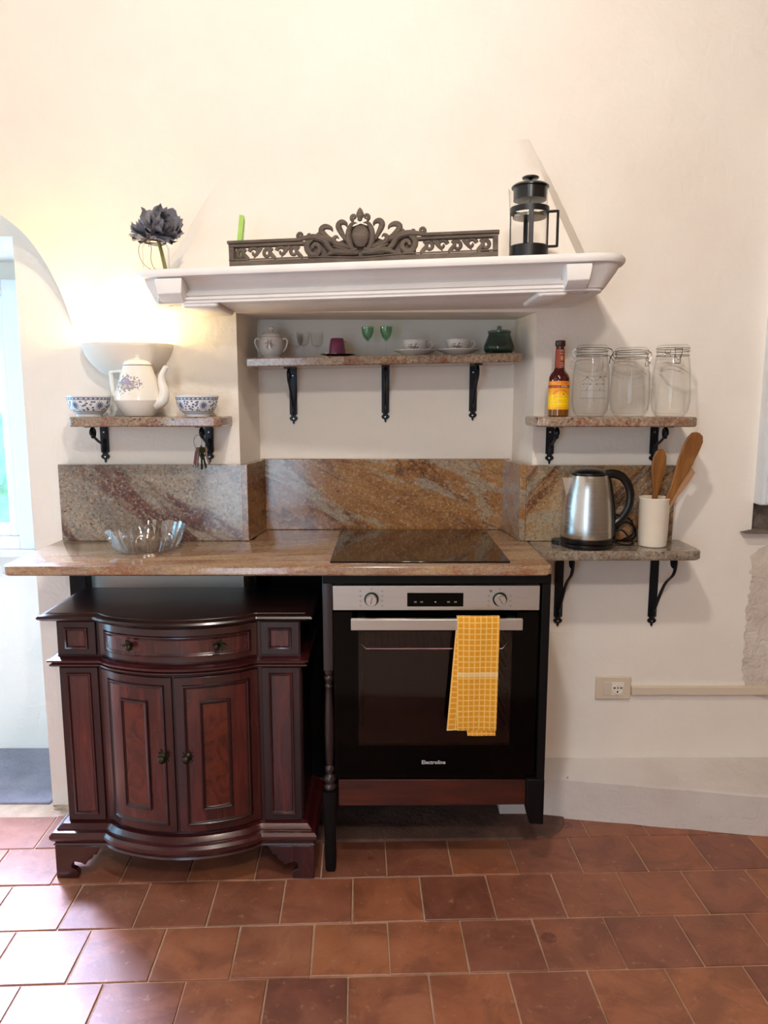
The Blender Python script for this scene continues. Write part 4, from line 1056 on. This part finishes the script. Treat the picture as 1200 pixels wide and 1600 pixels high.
gp = thing('green_glass_pot', 'squat dark green glass pot with lid at the shelf end', 'pot', (.386, NY-.01, nz(.386)+.0008))
bm = nb(); lathe(bm, [(0, 0), (.038, 0), (.044, .004), (.0505, .014), (.0505, .026), (.044, .044), (.037, .062), (.037, .069), (.035, .069), (.035, .062), (.042, .043), (.048, .026), (.048, .015), (.042, .007), (0, .005)], 36); obj('body', bm, GLd, gp, local=True)
bm = nb(); lathe(bm, [(0, .070), (.039, .070), (.039, .075), (.034, .077), (.012, .078), (.008, .082), (.0075, .090), (.006, .092), (0, .092)], 28); obj('lid', bm, GLd, gp, local=True)

# ---------------------------------------------------------------- right shelf: sauce bottle and three jars
GLc = glass('crystal_cut_edges', (.97, .98, .98), .45, .5, .08)
M_sauce = plain('red_sauce_glass', '4a0c0a', .08, 0, var=.1, Coat_Weight=.6); M_sauce2 = plain('amber_sauce_foot', '7a4a14', .12, 0, Coat_Weight=.5)
M_cap = plain('brown_cap', '3c1714', .4)
def label_mat(name, stops, zs):
    t = NT(name); tc = t.n('TexCoord'); s = t.n('SeparateXYZ'); t.l(tc.outputs['Object'], s.inputs[0])
    m = t.n('MapRange'); t.l(s.outputs[2], m.inputs[0]); m.inputs[1].default_value = zs[0]; m.inputs[2].default_value = zs[1]
    t.base(t.ramp(m.outputs[0], stops)); t.set(Roughness=.4); return t.m
M_label = label_mat('yellow_bottle_label', [(0, 'f0a010'), (.15, 'ffd000'), (.45, 'fdd40a'), (.62, 'f5a81c'), (.76, 'ef9a20'), (.765, '9a4a14'), (.86, '9a4a14'), (.865, 'ef8f1c'), (1, 'f0961e')], (.020, .108))
M_neck = plain('orange_neck_label', 'a8441e', .45, var=.3, nscale=150)
by = 2.325
sb = thing('sauce_bottle', 'tall dark red sauce bottle with a yellow and orange label', 'bottle', (.545, by, ZL+.0006))
bm = nb(); lathe(bm, [(0, .020), (.0318, .020), (.0318, .108), (.0315, .118), (.027, .130), (.018, .140), (.0148, .150), (.0135, .190), (.0125, .214), (0, .214)], 32); obj('bottle_body', bm, M_sauce, sb, local=True)
bm = nb(); lathe(bm, [(0, 0), (.0295, 0), (.0318, .003), (.0318, .0199), (0, .0199)], 32); obj('bottle_foot', bm, M_sauce2, sb, local=True)
bm = nb(); lathe(bm, [(.0322, .021), (.0322, .108)], 40); lb_ = obj('bottle_label', bm, M_label, sb, local=True)
bm = nb(); lathe(bm, [(.0155, .146), (.0138, .205)], 32); obj('neck_label', bm, M_neck, sb, local=True)
bm = nb(); lathe(bm, [(0, .2145), (.0145, .2145), (.0155, .216), (.0155, .230), (.0135, .232), (0, .232)], 28); obj('cap', bm, M_cap, sb, local=True)
def wrap(bm, r, a0=0.0):
    for v in bm.verts:
        a = v.co.x/r + a0; rr = r - v.co.y
        v.co.x, v.co.y = rr*sin(a), -rr*cos(a)
def tickrow(name, n, x0, x1, z, h, r, mat, parent, arc=0.0, seed=1):
    """a row of tiny strokes: print too small to read"""
    rd = random.Random(seed); bm = nb(); stp = (x1-x0)/n
    for k in range(n):
        x = x0+stp*(k+.5); zz = z-arc*(x-(x0+x1)/2)**2; a = stp*.34
        box(bm, x-a, x-a*.45, -.0002, .0001, zz-h/2, zz+h/2)
        if rd.random() < .7: box(bm, x-a*.45, x+a, -.0002, .0001, zz+h*.28, zz+h/2)
        if rd.random() < .6: box(bm, x-a*.45, x+a*.8, -.0002, .0001, zz-h*.5, zz-h*.28)
    wrap(bm, r); return obj(name, bm, mat, parent, local=True, smooth=False, kind='stuff')
M_lred = plain('label_red_print', 'b03a18', .5); M_lwhite = plain('label_white_print', 'f4e6c8', .5)
tickrow('label_lettering', 9, -.016, .026, .1030, .0050, .0326, M_lred, lb_, 0, 2)
tickrow('label_lettering', 6, .000, .022, .0918, .0046, .0326, M_lwhite, lb_, 0, 3)
tickrow('label_lettering', 9, -.026, .026, .0815, .0060, .0326, M_lred, lb_, 22, 4)
bm = nb()
for zz, wdt in ((.0602, .026), (.050, .016), (.044, .020), (.0335, .024), (.027, .018)):
    box(bm, -wdt, wdt, -.0002, .0001, zz-.0003, zz+.0003)
prism(bm, [(.008+.0022*cos(a), .0685+.0026*sin(a)) for a in [2*pi*k/8 for k in range(8)]], -.0002, .0001)
bmesh.ops.subdivide_edges(bm, edges=[e for e in bm.edges if e.calc_length() > .02], cuts=12)
wrap(bm, .0326); obj('label_rules', bm, M_lred, lb_, local=True, kind='stuff', smooth=False)
for z, h, n_ in ((.200, .004, 3), (.192, .003, 4), (.1625, .003, 4), (.1560, .003, 3), (.150, .002, 5)):
    tickrow('neck_lettering', n_, -.003, .011, z, h, .0143+.0015*(.205-z)/.06, M_lwhite, sb, 0, int(z*1e4))
bm = nb(); prism(bm, [(.003+.0055*cos(a)*(1 if k % 2 else .6), .178+.009*sin(a)*(1 if k % 2 else .7)) for k, a in enumerate([2*pi*k/16 for k in range(16)])], -.0002, .0001)
wrap(bm, .0152); obj('neck_emblem', bm, plain('neck_emblem_print', 'e09a6a', .5), sb, local=True, smooth=False)

def jar(label, x, rz, R=.057, H=.218, clasp_rz=0, neck=.80, y=2.337):
    j = thing('clip_top_jar', label, 'jar', (x, y, ZL+.0006), rz, 'clip-top jars on the right shelf')
    k = H/.218
    prof = [(0, .001), (R*.66, 0), (R*.80, .004), (R*.93, .018), (R, .045), (R, .085*k), (R*.95, .135*k), (R*.88, .170*k), (R*neck, .186*k), (R*(neck+.02), .190*k), (R*(neck+.02), .196*k), (R*(neck-.03), .197*k), (R*(neck-.03), .187*k), (R*.85, .168*k), (R*.92, .134*k), (R*.97, .085*k), (R*.97, .046), (R*.90, .020), (R*.74, .0075), (0, .0065)]
    bm = nb(); lathe(bm, prof, 40); obj('jar_body', bm, GL, j, local=True)
    bm = nb(); lathe(bm, [(0, .2025*k), (R*.78, .2025*k), (R*(neck+.02), .1990*k), (R*(neck+.04), .2035*k), (R*(neck+.02), .212*k), (R*.72, .217*k), (0, .217*k)], 40); obj('lid', bm, GL, j, local=True)
    bm = nb(); lathe(bm, [(R*(neck-.02), .1972*k), (R*(neck+.05), .1970*k), (R*(neck+.05), .1988*k), (R*(neck-.02), .1988*k)], 36); obj('rubber_seal', bm, M_seal, j, local=True)
    Mx = Matrix.Rotation(clasp_rz, 4, 'Z'); rr = R*(neck+.045)
    for zz in (.185*k, .2065*k):
        bm = nb(); tube(bm, [(rr*cos(a), rr*sin(a), zz) for a in [2*pi*q/40 for q in range(40)]], .0011, 5, closed=True); obj('wire_band', bm, M_wire, j, local=True)
    for nm, s_ in (('clasp', 1), ('hinge', -1)):
        bm = nb()
        if s_ > 0:
            for w_ in (-.011, .011): tube(bm, smoothpts([(rr-.001, w_, .2065*k), (rr+.010, w_, .202*k), (rr+.013, w_*.9, .190*k), (rr+.006, w_*.8, .176*k), (rr+.004, w_*.7, .160*k)], 4), .0011, 5)
            tube(bm, [(rr+.004, -.0077, .160*k), (rr+.004, .0077, .160*k)], .0011, 5); tube(bm, [(rr+.010, -.011, .202*k), (rr+.010, .011, .202*k)], .0011, 5)
            tube(bm, smoothpts([(rr+.001, -.009, .185*k), (rr+.009, -.006, .178*k), (rr+.016, 0, .168*k), (rr+.009, .006, .178*k), (rr+.001, .009, .185*k)], 4), .0010, 5)
        else:
            for w_ in (-.008, .008): tube(bm, smoothpts([(-rr, w_, .2065*k), (-rr-.009, w_, .200*k), (-rr-.007, w_, .189*k), (-rr, w_, .185*k)], 4), .0011, 5)
            tube(bm, [(-rr-.008, -.008, .196*k), (-rr-.008, .008, .196*k)], .0012, 5)
        bmesh.ops.transform(bm, matrix=Mx, verts=bm.verts); obj(nm, bm, M_wire, j, local=True, kind='stuff')
    return j
M_seal = plain('pale_rubber_seal', 'cfc9bd', .6)
j1 = jar('clip-top glass jar with printed house drawing, next to the sauce bottle', .6475, 0, .0575, .220, -.35)
jar('clip-top glass jar standing between two others, slightly shorter', .7705, 0, .0605, .212, .25)
jar('clip-top glass jar, clasp facing front, at the shelf end', .8985, 0, .0585, .220, -pi/2-.1)
bm = nb()
def seg(a, b, t_=.0004):
    a, b = Vector(a), Vector(b); d = (b-a); n_ = Vector((-d.y, d.x)).normalized()*t_; N_ = max(1, int(d.length/.006)); q = []
    for k in range(N_+1):
        p = a+d*k/N_; q.append([bm.verts.new((p.x+s*n_.x, yy, p.y+s*n_.y)) for s, yy in ((-1, 0), (1, 0), (1, -.0002), (-1, -.0002))])
    for A, B in zip(q, q[1:]):
        for k in range(4): bm.faces.new((A[k], A[(k+1) % 4], B[(k+1) % 4], B[k]))
for hx in (-.022, .018):
    pk = [(hx-.016, .108), (hx-.006, .113), (hx, .121), (hx+.008, .113), (hx+.018, .108)]
    for a, b in zip(pk, pk[1:]): seg(a, b, .0006)
    for dx in (-.010, 0, .010): seg((hx+dx-(.0028 if dx else .001), .0985), (hx+dx+(.0028 if dx else .001), .0985), .0015)
    seg((hx, .079), (hx, .086), .001); seg((hx, .117), (hx, .123), .0012)
seg((-.040, .122), (.042, .121), .0003); seg((-.040, .079), (.042, .078), .0003); seg((-.042, .056), (.044, .056), .0005); seg((-.042, .120), (-.042, .056), .0002)
wrap(bm, .0578, -.10); obj('house_print', bm, M_dim, j1, local=True, kind='stuff', smooth=False)

# ---------------------------------------------------------------- ledge: kettle on its base, utensil crock
kx, ky = .648, 2.316
kb = thing('charging_base', 'round black plastic kettle base with tangled cord on the ledge', 'base', (kx, ky, ZC+.0006))
bm = nb(); lathe(bm, [(0, 0), (.078, 0), (.080, .003), (.080, .012), (.076, .016), (0, .016)], 40); lathe(bm, [(0, 0.001), (.03, .001), (.03, .014), (0, .014)], 16, c=(-.072, .045, 0)); obj('base_plate', bm, M_black, kb, local=True)
def cord(pts, nm='power_cord'):
    bm = nb(); tube(bm, smoothpts(pts, 6), .0032, 6); obj(nm, bm, M_black, kb, local=True)
cord([(.06, .04, .008), (.10, .045, .010), (.115, .07, .040), (.145, .075, .065), (.175, .072, .050), (.178, .070, .020), (.150, .060, .006), (.110, .055, .012), (.095, .045, .035), (.125, .040, .045), (.155, .030, .010), (.150, .010, .0045), (.120, .000, .0045), (.088, .004, .010)])
cord([(.070, .050, .060), (.10, .065, .090), (.135, .075, .085), (.165, .074, .070), (.172, .070, .030), (.140, .060, .012), (.11, .045, .006)], 'cord_loop')
kt = thing('kettle', 'brushed steel electric kettle with black lid and handle', 'kettle', (kx, ky, ZC+.0172))
bm = nb(); lathe(bm, [(0, .0), (.079, 0), (.081, .003), (.081, .015), (0, .015)], 48); obj('bottom_ring', bm, M_black, kt, local=True)
bm = nb(); lathe(bm, [(.079, .0155), (.0795, .020), (.0775, .070), (.073, .125), (.067, .165), (.061, .200), (.058, .212), (.055, .214), (0, .214)], 64); obj('body', bm, M_kettle, kt, local=True)
bm = nb(); lathe(bm, [(0, .2145), (.056, .2145), (.055, .220), (.045, .227), (.025, .232), (0, .233)], 40); obj('lid', bm, M_black, kt, local=True)
bm = nb(); P = [(-.050, -.022, .206), (-.085, 0, .2035), (-.050, .022, .206), (-.066, -.010, .150), (-.0705, 0, .142), (-.066, .010, .150)]
v_ = [bm.verts.new(p) for p in P]
for f in ((0, 1, 4, 3), (1, 2, 5, 4), (0, 3, 5, 2), (0, 2, 1), (3, 4, 5)): bm.faces.new([v_[i] for i in f])
obj('spout', bm, M_kettle, kt, local=True, smooth=False, bevel=.001)
bm = nb(); hp = smoothpts([(.050, 0, .212), (.075, 0, .216), (.105, 0, .205), (.127, 0, .175), (.134, 0, .140), (.128, 0, .105), (.108, 0, .072), (.088, 0, .055)], 5); nn = len(hp)
tube(bm, hp, [.015-.004*(k/(nn-1)) for k in range(nn)], 10, .75, fdir=Vector((0, 1, 0))); h_ = obj('handle', bm, M_black, kt, local=True)
bm = nb(); tube(bm, smoothpts([(.060, 0, .205), (.068, 0, .170), (.077, 0, .120), (.083, 0, .060), (.084, 0, .017)], 4), .009, 8, .9, fdir=Vector((0, 1, 0))); obj('handle_strip', bm, M_black, kt, local=True)
cr = thing('utensil_crock', 'tall cream ceramic crock holding wooden utensils', 'crock', (.862, 2.325, ZC+.0006))
bm = nb(); lathe(bm, [(0, 0), (.040, 0), (.043, .003), (.044, .018), (.0446, .020), (.0475, .148), (.049, .151), (.0495, .155), (.048, .157), (.045, .154), (.0445, .140), (.042, .02), (.038, .006), (0, .005)], 40); obj('crock_body', bm, M_cream, cr, local=True)
def utensil(name, label, outline, mat, base, top, roll, th=.006, dish=0, bev=.0015):
    """flat wooden tool; outline (x, distance along the shaft) runs base->top"""
    base, top = Vector(base), Vector(top); d = (top-base).normalized()
    right = (Vector((1, 0, 0)) - d*d.x).normalized(); right = Matrix.Rotation(roll, 3, d) @ right; nrm = right.cross(d)
    bm = nb(); poly = outline + [(-x, s) for x, s in outline[::-1] if x > 1e-5]
    a = [bm.verts.new(base+right*x+d*s+nrm*(-th/2)) for x, s in poly]; b = [bm.verts.new(base+right*x+d*s+nrm*(th/2)) for x, s in poly]
    bm.faces.new(a); bm.faces.new(b[::-1]); n = len(poly)
    for i in range(n): bm.faces.new((a[i], b[i], b[(i+1) % n], a[(i+1) % n]))
    o = obj(name, bm, mat, origin=tuple(base), bevel=bev); tag(o, label, 'utensil'); return o
cb = Vector((.862, 2.325, ZC+.008))
utensil('wooden_spoon', 'olive wood spoon standing upright at the left of the crock', [(.009, 0), (.008, .10), (.009, .165), (.015, .195), (.0225, .225), (.0245, .255), (.022, .280), (.015, .296), (.006, .303)], W_spoon, cb+Vector((-.008, .004, 0)), at(1032, 705, 2.315), .25, .008)
utensil('wooden_spatula', 'long dark olive wood spatula leaning out of the crock, slanted tip', [(.010, 0), (.010, .12), (.011, .19), (.017, .235), (.026, .28), (.028, .325), (.027, .355), (.018, .372), (.004, .378)], W_spoon, cb+Vector((-.016, -.012, 0)), at(1090, 678, 2.27), .15, .008)
utensil('wooden_scraper', 'pale beech scraper leaning right behind the dark spatula', [(.009, 0), (.009, .12), (.011, .17), (.017, .20), (.021, .235), (.022, .262), (.006, .270)], W_beech, cb+Vector((-.006, .016, 0)), at(1083, 720, 2.325), -.55, .006)

# ---------------------------------------------------------------- cut glass bowl
cgx, cgy = -.745, 2.265
cg = thing('crystal_bowl', 'scalloped cut crystal bowl standing on the left of the worktop', 'bowl', (cgx, cgy, ZC+.0008))
def flut(a, z): return 1+.022*abs(sin(a*8))*min(1, z/.02)
po = [(0, .002), (.075, .0), (.092, .004), (.101, .016), (.108, .035), (.114, .055), (.119, .070)]
pi_ = [(.116, .071), (.110, .055), (.104, .035), (.097, .019), (.086, .009), (0, .007)]
bm = nb(); vs = lathe(bm, po+pi_, 96, rfun=flut)
for v in bm.verts:
    if v.co.z > .05: v.co.z += .006*abs(cos(math.atan2(v.co.y, v.co.x)*8))*(v.co.z-.05)/.02
obj('bowl_body', bm, GLb, cg, local=True, angle=60)
for k in range(16):
    a = 2*pi*(k+.5)/16; bm = nb()
    def pp(da, r, z): return ((r+.001)*cos(a+da), (r+.001)*sin(a+da), z)
    tube(bm, smoothpts([pp(-.15, .093, .008), pp(-.15, .106, .032), pp(-.11, .113, .052), pp(0, .117, .062), pp(.11, .113, .052), pp(.15, .106, .032), pp(.15, .093, .008)], 3), .0024, 5)
    obj('cut_arch', bm, GLc, cg, local=True)

# ---------------------------------------------------------------- on the mantelshelf
def mtop(x): return mz(x)+.0006
# French press
fx, fy = .392, dfront(.392)+.064
fp = thing('french_press', 'glass and black plastic french press at the right end of the mantelshelf', 'coffee press', (fx, fy, mtop(fx)+.0008))
bm = nb(); lathe(bm, [(0, .003), (.045, .003), (.047, .006), (.047, .178), (.0475, .180), (.046, .180), (.0455, .008), (0, .006)], 40)
for v in bm.verts:
    a = math.atan2(v.co.y, v.co.x)
    if v.co.z > .165:
        f = max(0, cos(a-pi))**14*(v.co.z-.165)/.015; v.co.x -= .012*f
obj('glass_beaker', bm, GL, fp, local=True)
fr_ = bmesh.new(); lathe(fr_, [(.048, 0), (.052, .001), (.052, .030), (.0505, .032), (.049, .030), (.0485, .002), (.048, 0)], 40)
o_ = obj('frame', fr_, M_blackm, fp, local=True)
bm = nb(); lathe(bm, [(.0487, .116), (.052, .116), (.052, .131), (.0487, .131), (.0487, .116)], 40); obj('frame_ring', bm, M_blackm, fp, local=True)
for a in (-95, -185, 5, 90):
    bm = nb(); w_ = .0065; M_ = Matrix.Rotation(radians(a), 4, 'Z'); box(bm, .0490, .0518, -w_, w_, .028, .118, M=M_); obj('frame_strut', bm, M_blackm, fp, local=True, bevel=.0008)
bm = nb(); tube(bm, smoothpts([(.050, .006, .1235), (.060, .004, .1235), (.074, 0, .1235), (.0765, 0, .121), (.0765, 0, .080), (.0765, 0, .036), (.074, 0, .033), (.060, .004, .033), (.050, .006, .033)], 3), .0037, 8, 1.3, fdir=Vector((0, 1, 0))); obj('handle', bm, M_blackm, fp, local=True)
bm = nb(); lathe(bm, [(0, .150), (.044, .150), (.0445, .178), (.0445, .1815), (.050, .1820), (.050, .185), (.044, .190), (.012, .193), (0, .193)], 40); obj('lid', bm, M_black, fp, local=True)
bm = nb(); lathe(bm, [(0, .1935), (.004, .1935), (.0035, .203), (.010, .2045), (.022, .206), (.0225, .209), (.018, .2115), (0, .2125)], 28); obj('plunger_knob', bm, M_black, fp, local=True)
bm = nb(); lathe(bm, [(0, .105), (.0445, .105), (.0450, .108), (.0445, .112), (0, .112)], 36); obj('plunger_disc', bm, M_wire, fp, local=True)
bm = nb(); tube(bm, [(0, 0, .112), (0, 0, .150)], .002, 8); obj('plunger_rod', bm, M_chrome, fp, local=True)

# carved crest
ox, tilt = -.062, math.atan(.0175/1.17)
oc = thing('carved_crest', 'weathered carved wooden crest with pierced scrollwork lying along the mantelshelf', 'carving', (ox, dfront(ox)+.040, mtop(ox)+.0006))
yaw = math.atan(-.13/1.12); oc.rotation_euler = (0, -tilt, yaw)
HW = .372
def ob(name, bm, bevel=.001, **k): return obj(name, bm, W_carve, oc, local=True, bevel=bevel, **k)
bm = nb(); prism(bm, [(-HW, 0), (HW, 0), (HW, .017), (-HW, .017)], -.012, .012); ob('bottom_rail', bm)
bm = nb(); prism(bm, [(-HW, .018), (-HW*.3, .018), (0, .012), (HW*.3, .018), (HW, .018), (HW, .0215), (HW*.3, .0215), (0, .0155), (-HW*.3, .0215), (-HW, .0215)], -.015, -.009); ob('lower_bead', bm)
for sx in (-1, 1):
    bm = nb(); prism(bm, [(sx*HW, .054), (sx*.155, .054), (sx*.155, .062), (sx*HW, .062)], -.013, .012); ob('top_rail', bm)
    bm = nb(); prism(bm, [(sx*(HW+.003), .0625), (sx*.165, .0625), (sx*.165, .071), (sx*(HW+.003), .071)], -.017, .012); ob('top_bead', bm, .002)
    bm = nb(); prism(bm, [(sx*HW, .017), (sx*(HW-.014), .017), (sx*(HW-.014), .054), (sx*HW, .054)], -.012, .012); ob('end_stile', bm)
def curl(cx, cz, r, a0, turns, w0, w1, y=-.006, n=22, shrink=.85, sx=1, dep=.009):
    """spiral ribbon in the XZ plane"""
    bm = nb(); pts = []; rad = []
    for k in range(n+1):
        t_ = k/n; rr = r*(1-shrink*t_); a = a0+turns*2*pi*t_
        pts.append((sx*(cx+rr*cos(a)), y, cz+rr*sin(a))); rad.append(w0*(1-t_)+w1*t_)
    tube(bm, pts, rad, 7, dep/max(w0, .001)*.5, fdir=Vector((0, 1, 0))); return bm
def leaf(pts, w, y=-.008, dep=.5, sx=1):
    P = smoothpts([(sx*x, y, z) for x, z in pts], 4); n = len(P)
    bm = nb(); tube(bm, P, [max(.0006, w*sin(pi*min(1, .12+.88*k/(n-1)))**.7*(1 if k < n-1 else .2)) for k in range(n)], 7, dep, fdir=Vector((0, 1, 0))); return bm
for sx in (-1, 1):
    for k, (x, z) in enumerate(((.338, .034), (.300, .038), (.262, .034), (.222, .038), (.186, .036))):
        ob('pierced_scroll', curl(x, z, .015, (.2 if k % 2 else 2.6), (1.05 if k % 2 else -1.05), .0062, .0040, sx=sx), 0)
        ob('pierced_leaf', leaf([(x-.024, .052 if k % 2 else .019), (x-.012, .040 if k % 2 else .030), (x+.002, .022 if k % 2 else .050)], .0062, sx=sx), 0)
    bm = nb(); prism(bm, [(sx*.350, .020), (sx*.325, .020), (sx*.320, .028), (sx*.335, .032)], -.006, .006); ob('pierced_corner', bm)
    # shoulder scrolls rising to the crown
    ob('shoulder_scroll', curl(.128, .044, .026, 1.2, -1.25, .0085, .004, -.010, sx=sx), 0)
    ob('shoulder_sweep', leaf([(.185, .066), (.155, .070), (.128, .072), (.10, .062), (.085, .040), (.060, .026), (.03, .022)], .0085, -.012, .8, sx), 0)
    ob('small_curl', curl(.168, .079, .009, -1.2, 1.1, .0052, .0036, -.004, sx=sx), 0)
    ob('leaf_spray', leaf([(.150, .072), (.142, .080), (.150, .082)], .0050, -.004, .8, sx), 0)
    ob('leaf_spray', leaf([(.162, .070), (.14, .077), (.118, .074)], .0055, -.004, .8, sx), 0)
    ob('crown_leaf', leaf([(.070, .058), (.092, .070), (.108, .088), (.098, .098), (.082, .094), (.076, .084)], .0088, -.009, .8, sx), 0)
    ob('crown_leaf', leaf([(.062, .050), (.080, .060), (.100, .066), (.118, .076), (.112, .086)], .0078, -.012, .8, sx), 0)
    ob('crown_leaf', leaf([(.040, .060), (.052, .080), (.060, .098), (.052, .108), (.040, .104), (.036, .094)], .0088, -.009, .8, sx), 0)
    ob('crown_leaf', leaf([(.032, .040), (.048, .046), (.066, .050), (.074, .062), (.066, .070), (.058, .064)], .0075, -.014, .8, sx), 0)
    ob('cartouche_rim', leaf([(.006, .028), (.024, .038), (.033, .060), (.032, .084), (.022, .102), (.008, .104)], .0078, -.013, .8, sx), 0)
    ob('fleur_curl', curl(.017, .119, .0085, -1.5, 1.0, .0055, .004, -.010, sx=sx), 0)
    ob('lower_acanthus', leaf([(.006, .026), (.030, .028), (.060, .032), (.082, .028), (.100, .020)], .0085, -.014, .8, sx), 0)
    ob('lower_acanthus', leaf([(.010, .036), (.032, .030), (.056, .040), (.078, .046)], .0065, -.016, .8, sx), 0)
    bm = nb(); prism(bm, [(sx*x, z) for x, z in ((0, .015), (.150, .017), (.152, .064), (.112, .070), (.085, .064), (.060, .060), (.035, .070), (.03, .095), (0, .105))], -.002, .006); ob('crest_ground', bm)
bm = nb(); lathe(bm, [(0, -.028), (.012, -.025), (.021, -.012), (.024, .004), (.020, .020), (.010, .029), (0, .031)], 24, c=(0, -.010, .067), squash=.42); ob('cartouche', bm, 0)
bm = nb(); lathe(bm, [(0, -.016), (.008, -.010), (.011, .0), (.006, .012), (0, .018)], 14, c=(0, -.010, .127), squash=.6); ob('fleur_tip', bm, 0)
bm = nb(); lathe(bm, [(0, -.006), (.006, -.003), (.007, 0), (.005, .004), (0, .006)], 12, c=(0, -.016, .112), squash=.6); ob('fleur_boss', bm, 0)

# lime card standing behind the crest
gc0 = at(366, 375, dfront(-.43)+.065); bm = nb()
M_ = Matrix.Translation((gc0.x, dfront(gc0.x)+.10, mtop(gc0.x)+.001)) @ Matrix.Rotation(radians(7), 4, 'Y') @ Matrix.Rotation(radians(8), 4, 'Z')
box(bm, -.0065, .0065, -.035, .035, .0006, .150, M=M_)
tag(obj('lime_booklet', bm, M_green, origin=tuple(M_.translation), bevel=.0005), 'thin lime green booklet standing on edge behind the carved crest', 'booklet')

# jar with twine and the silk peonies
vx = -.655; vy = dfront(vx)+.062; vz = mtop(vx)+.0006
va = thing('glass_jar_vase', 'small clear glass jar with twine round its neck on the mantelshelf', 'vase', (vx, vy, vz))
bm = nb(); lathe(bm, [(0, .001), (.032, 0), (.036, .004), (.0375, .012), (.0375, .066), (.034, .076), (.0275, .083), (.0265, .088), (.0285, .090), (.0285, .096), (.0265, .097), (.0255, .088), (.0325, .074), (.0360, .066), (.0360, .012), (.033, .006), (0, .005)], 36); obj('jar_body', bm, GL, va, local=True)
for zz, ph in ((.081, 0), (.0835, 1), (.0862, 2)):
    bm = nb(); tube(bm, [(.0300*cos(a), .0300*sin(a), zz+.0012*sin(a*3+ph)) for a in [2*pi*k/28 for k in range(28)]], .0012, 5, closed=True); obj('twine', bm, M_twine, va, local=True)
for pts in ([(-.020, -.024, .083), (-.034, -.026, .076), (-.040, -.028, .055), (-.034, -.030, .030), (-.020, -.032, .012), (-.006, -.032, .003)], [(-.006, -.031, .082), (-.002, -.034, .060), (-.003, -.038, .030), (.002, -.038, .010), (.008, -.036, .003), (.012, -.038, .002)], [(-.008, -.031, .082), (-.0085, -.033, .070), (-.009, -.033, .064)]):
    bm = nb(); tube(bm, smoothpts(pts, 5), .0009, 5); obj('twine_end', bm, M_twine, va, local=True)
fl = thing('silk_peonies', 'smoky grey silk peony blooms on a green stem in the glass jar', 'flowers', (vx+.022, vy, vz+.008))
fc = Vector((vx, vy, vz))
bm = nb(); tube(bm, smoothpts([fc+Vector((.0285, -.004, .009)), fc+Vector((.020, -.004, .05)), fc+Vector((.010, -.002, .090)), fc+Vector((.004, 0, .112))], 4), .0042, 8); obj('stem', bm, M_stem, fl)
bm = nb(); tube(bm, smoothpts([fc+Vector((.022, .006, .009)), fc+Vector((.012, .006, .06)), fc+Vector((.0, .004, .112))], 4), .0030, 8); obj('stem', bm, M_stem, fl)
pet = []
for k in range(4):
    bm = nb(); rnd = random.Random(k); g = []; nu, nv = 8, 7
    for j in range(nv+1):
        v = j/nv; row = []; wdt = (.35+.65*sin(pi*min(1, v*.62+.1)))*(1 if v < .8 else 1-.25*(v-.8)/.2)
        for i in range(nu+1):
            u = i/nu*2-1; edge = max(0, v-.65)/.35
            x = u*wdt*.62; y = v; z = .42*v*v*(.6 if k == 3 else 1) + .30*u*u*v - .12*v + edge*.07*sin(u*9+k*2)+rnd.uniform(-.02, .02)
            if j == nv: y += .06*sin(u*7+k)+rnd.uniform(-.03, .03)
            row.append(bm.verts.new((x, y, z)))
        g.append(row)
    for A, B in zip(g, g[1:]):
        for i in range(nu): bm.faces.new((A[i], A[i+1], B[i+1], B[i]))
    me = bpy.data.meshes.new('petal'); bm.to_mesh(me); bm.free(); me.shade_smooth(); me.materials.append(M_petal); pet.append(me)
fb = wloc(fl); rnd = random.Random(3)
def petal(pos, direction, size, up=(0, 0, 1), k=0):
    d = Vector(direction).normalized(); u_ = Vector(up); z = (u_-d*u_.dot(d)).normalized(); x = d.cross(z)
    o = bpy.data.objects.new('petal', pet[k % 4]); C.objects.link(o); o.parent = fl
    R_ = Matrix((x, d, z)).transposed(); o.rotation_euler = R_.to_euler(); o.location = Vector(pos)-fb; o.scale = (size, size, size)
for (bc, ax, S0) in ((fc+Vector((-.014, 0, .118)), Vector((-.45, -.45, .75)), .050), (fc+Vector((.026, -.010, .122)), Vector((.45, -.62, .55)), .052)):
    ax = ax.normalized(); e1 = ax.cross(Vector((0, 1, .2))).normalized(); e2 = ax.cross(e1)
    for ring_, (cnt, open_, s_) in enumerate(((4, .28, .62), (5, .62, .80), (6, 1.05, .98), (6, 1.55, 1.05))):
        for k in range(cnt):
            a = 2*pi*(k+.5*ring_)/cnt+rnd.uniform(-.15, .15); rad_ = e1*cos(a)+e2*sin(a)
            petal(bc+rad_*.004-ax*.012, ax*cos(open_)+rad_*sin(open_), S0*s_*rnd.uniform(.9, 1.1), ax*sin(open_)*1.0-rad_*cos(open_), k+ring_)
for d_, s_ in (((-.9, -.1, -.42), .052), ((.75, -.3, -.62), .050), ((.9, .1, -.30), .050), ((-.5, -.3, -.6), .038), ((.2, -.2, 1), .045)):
    petal(fc+Vector((.0, 0, .108)) + Vector(d_)*.012, d_, s_, (0, 0, 1), 3)
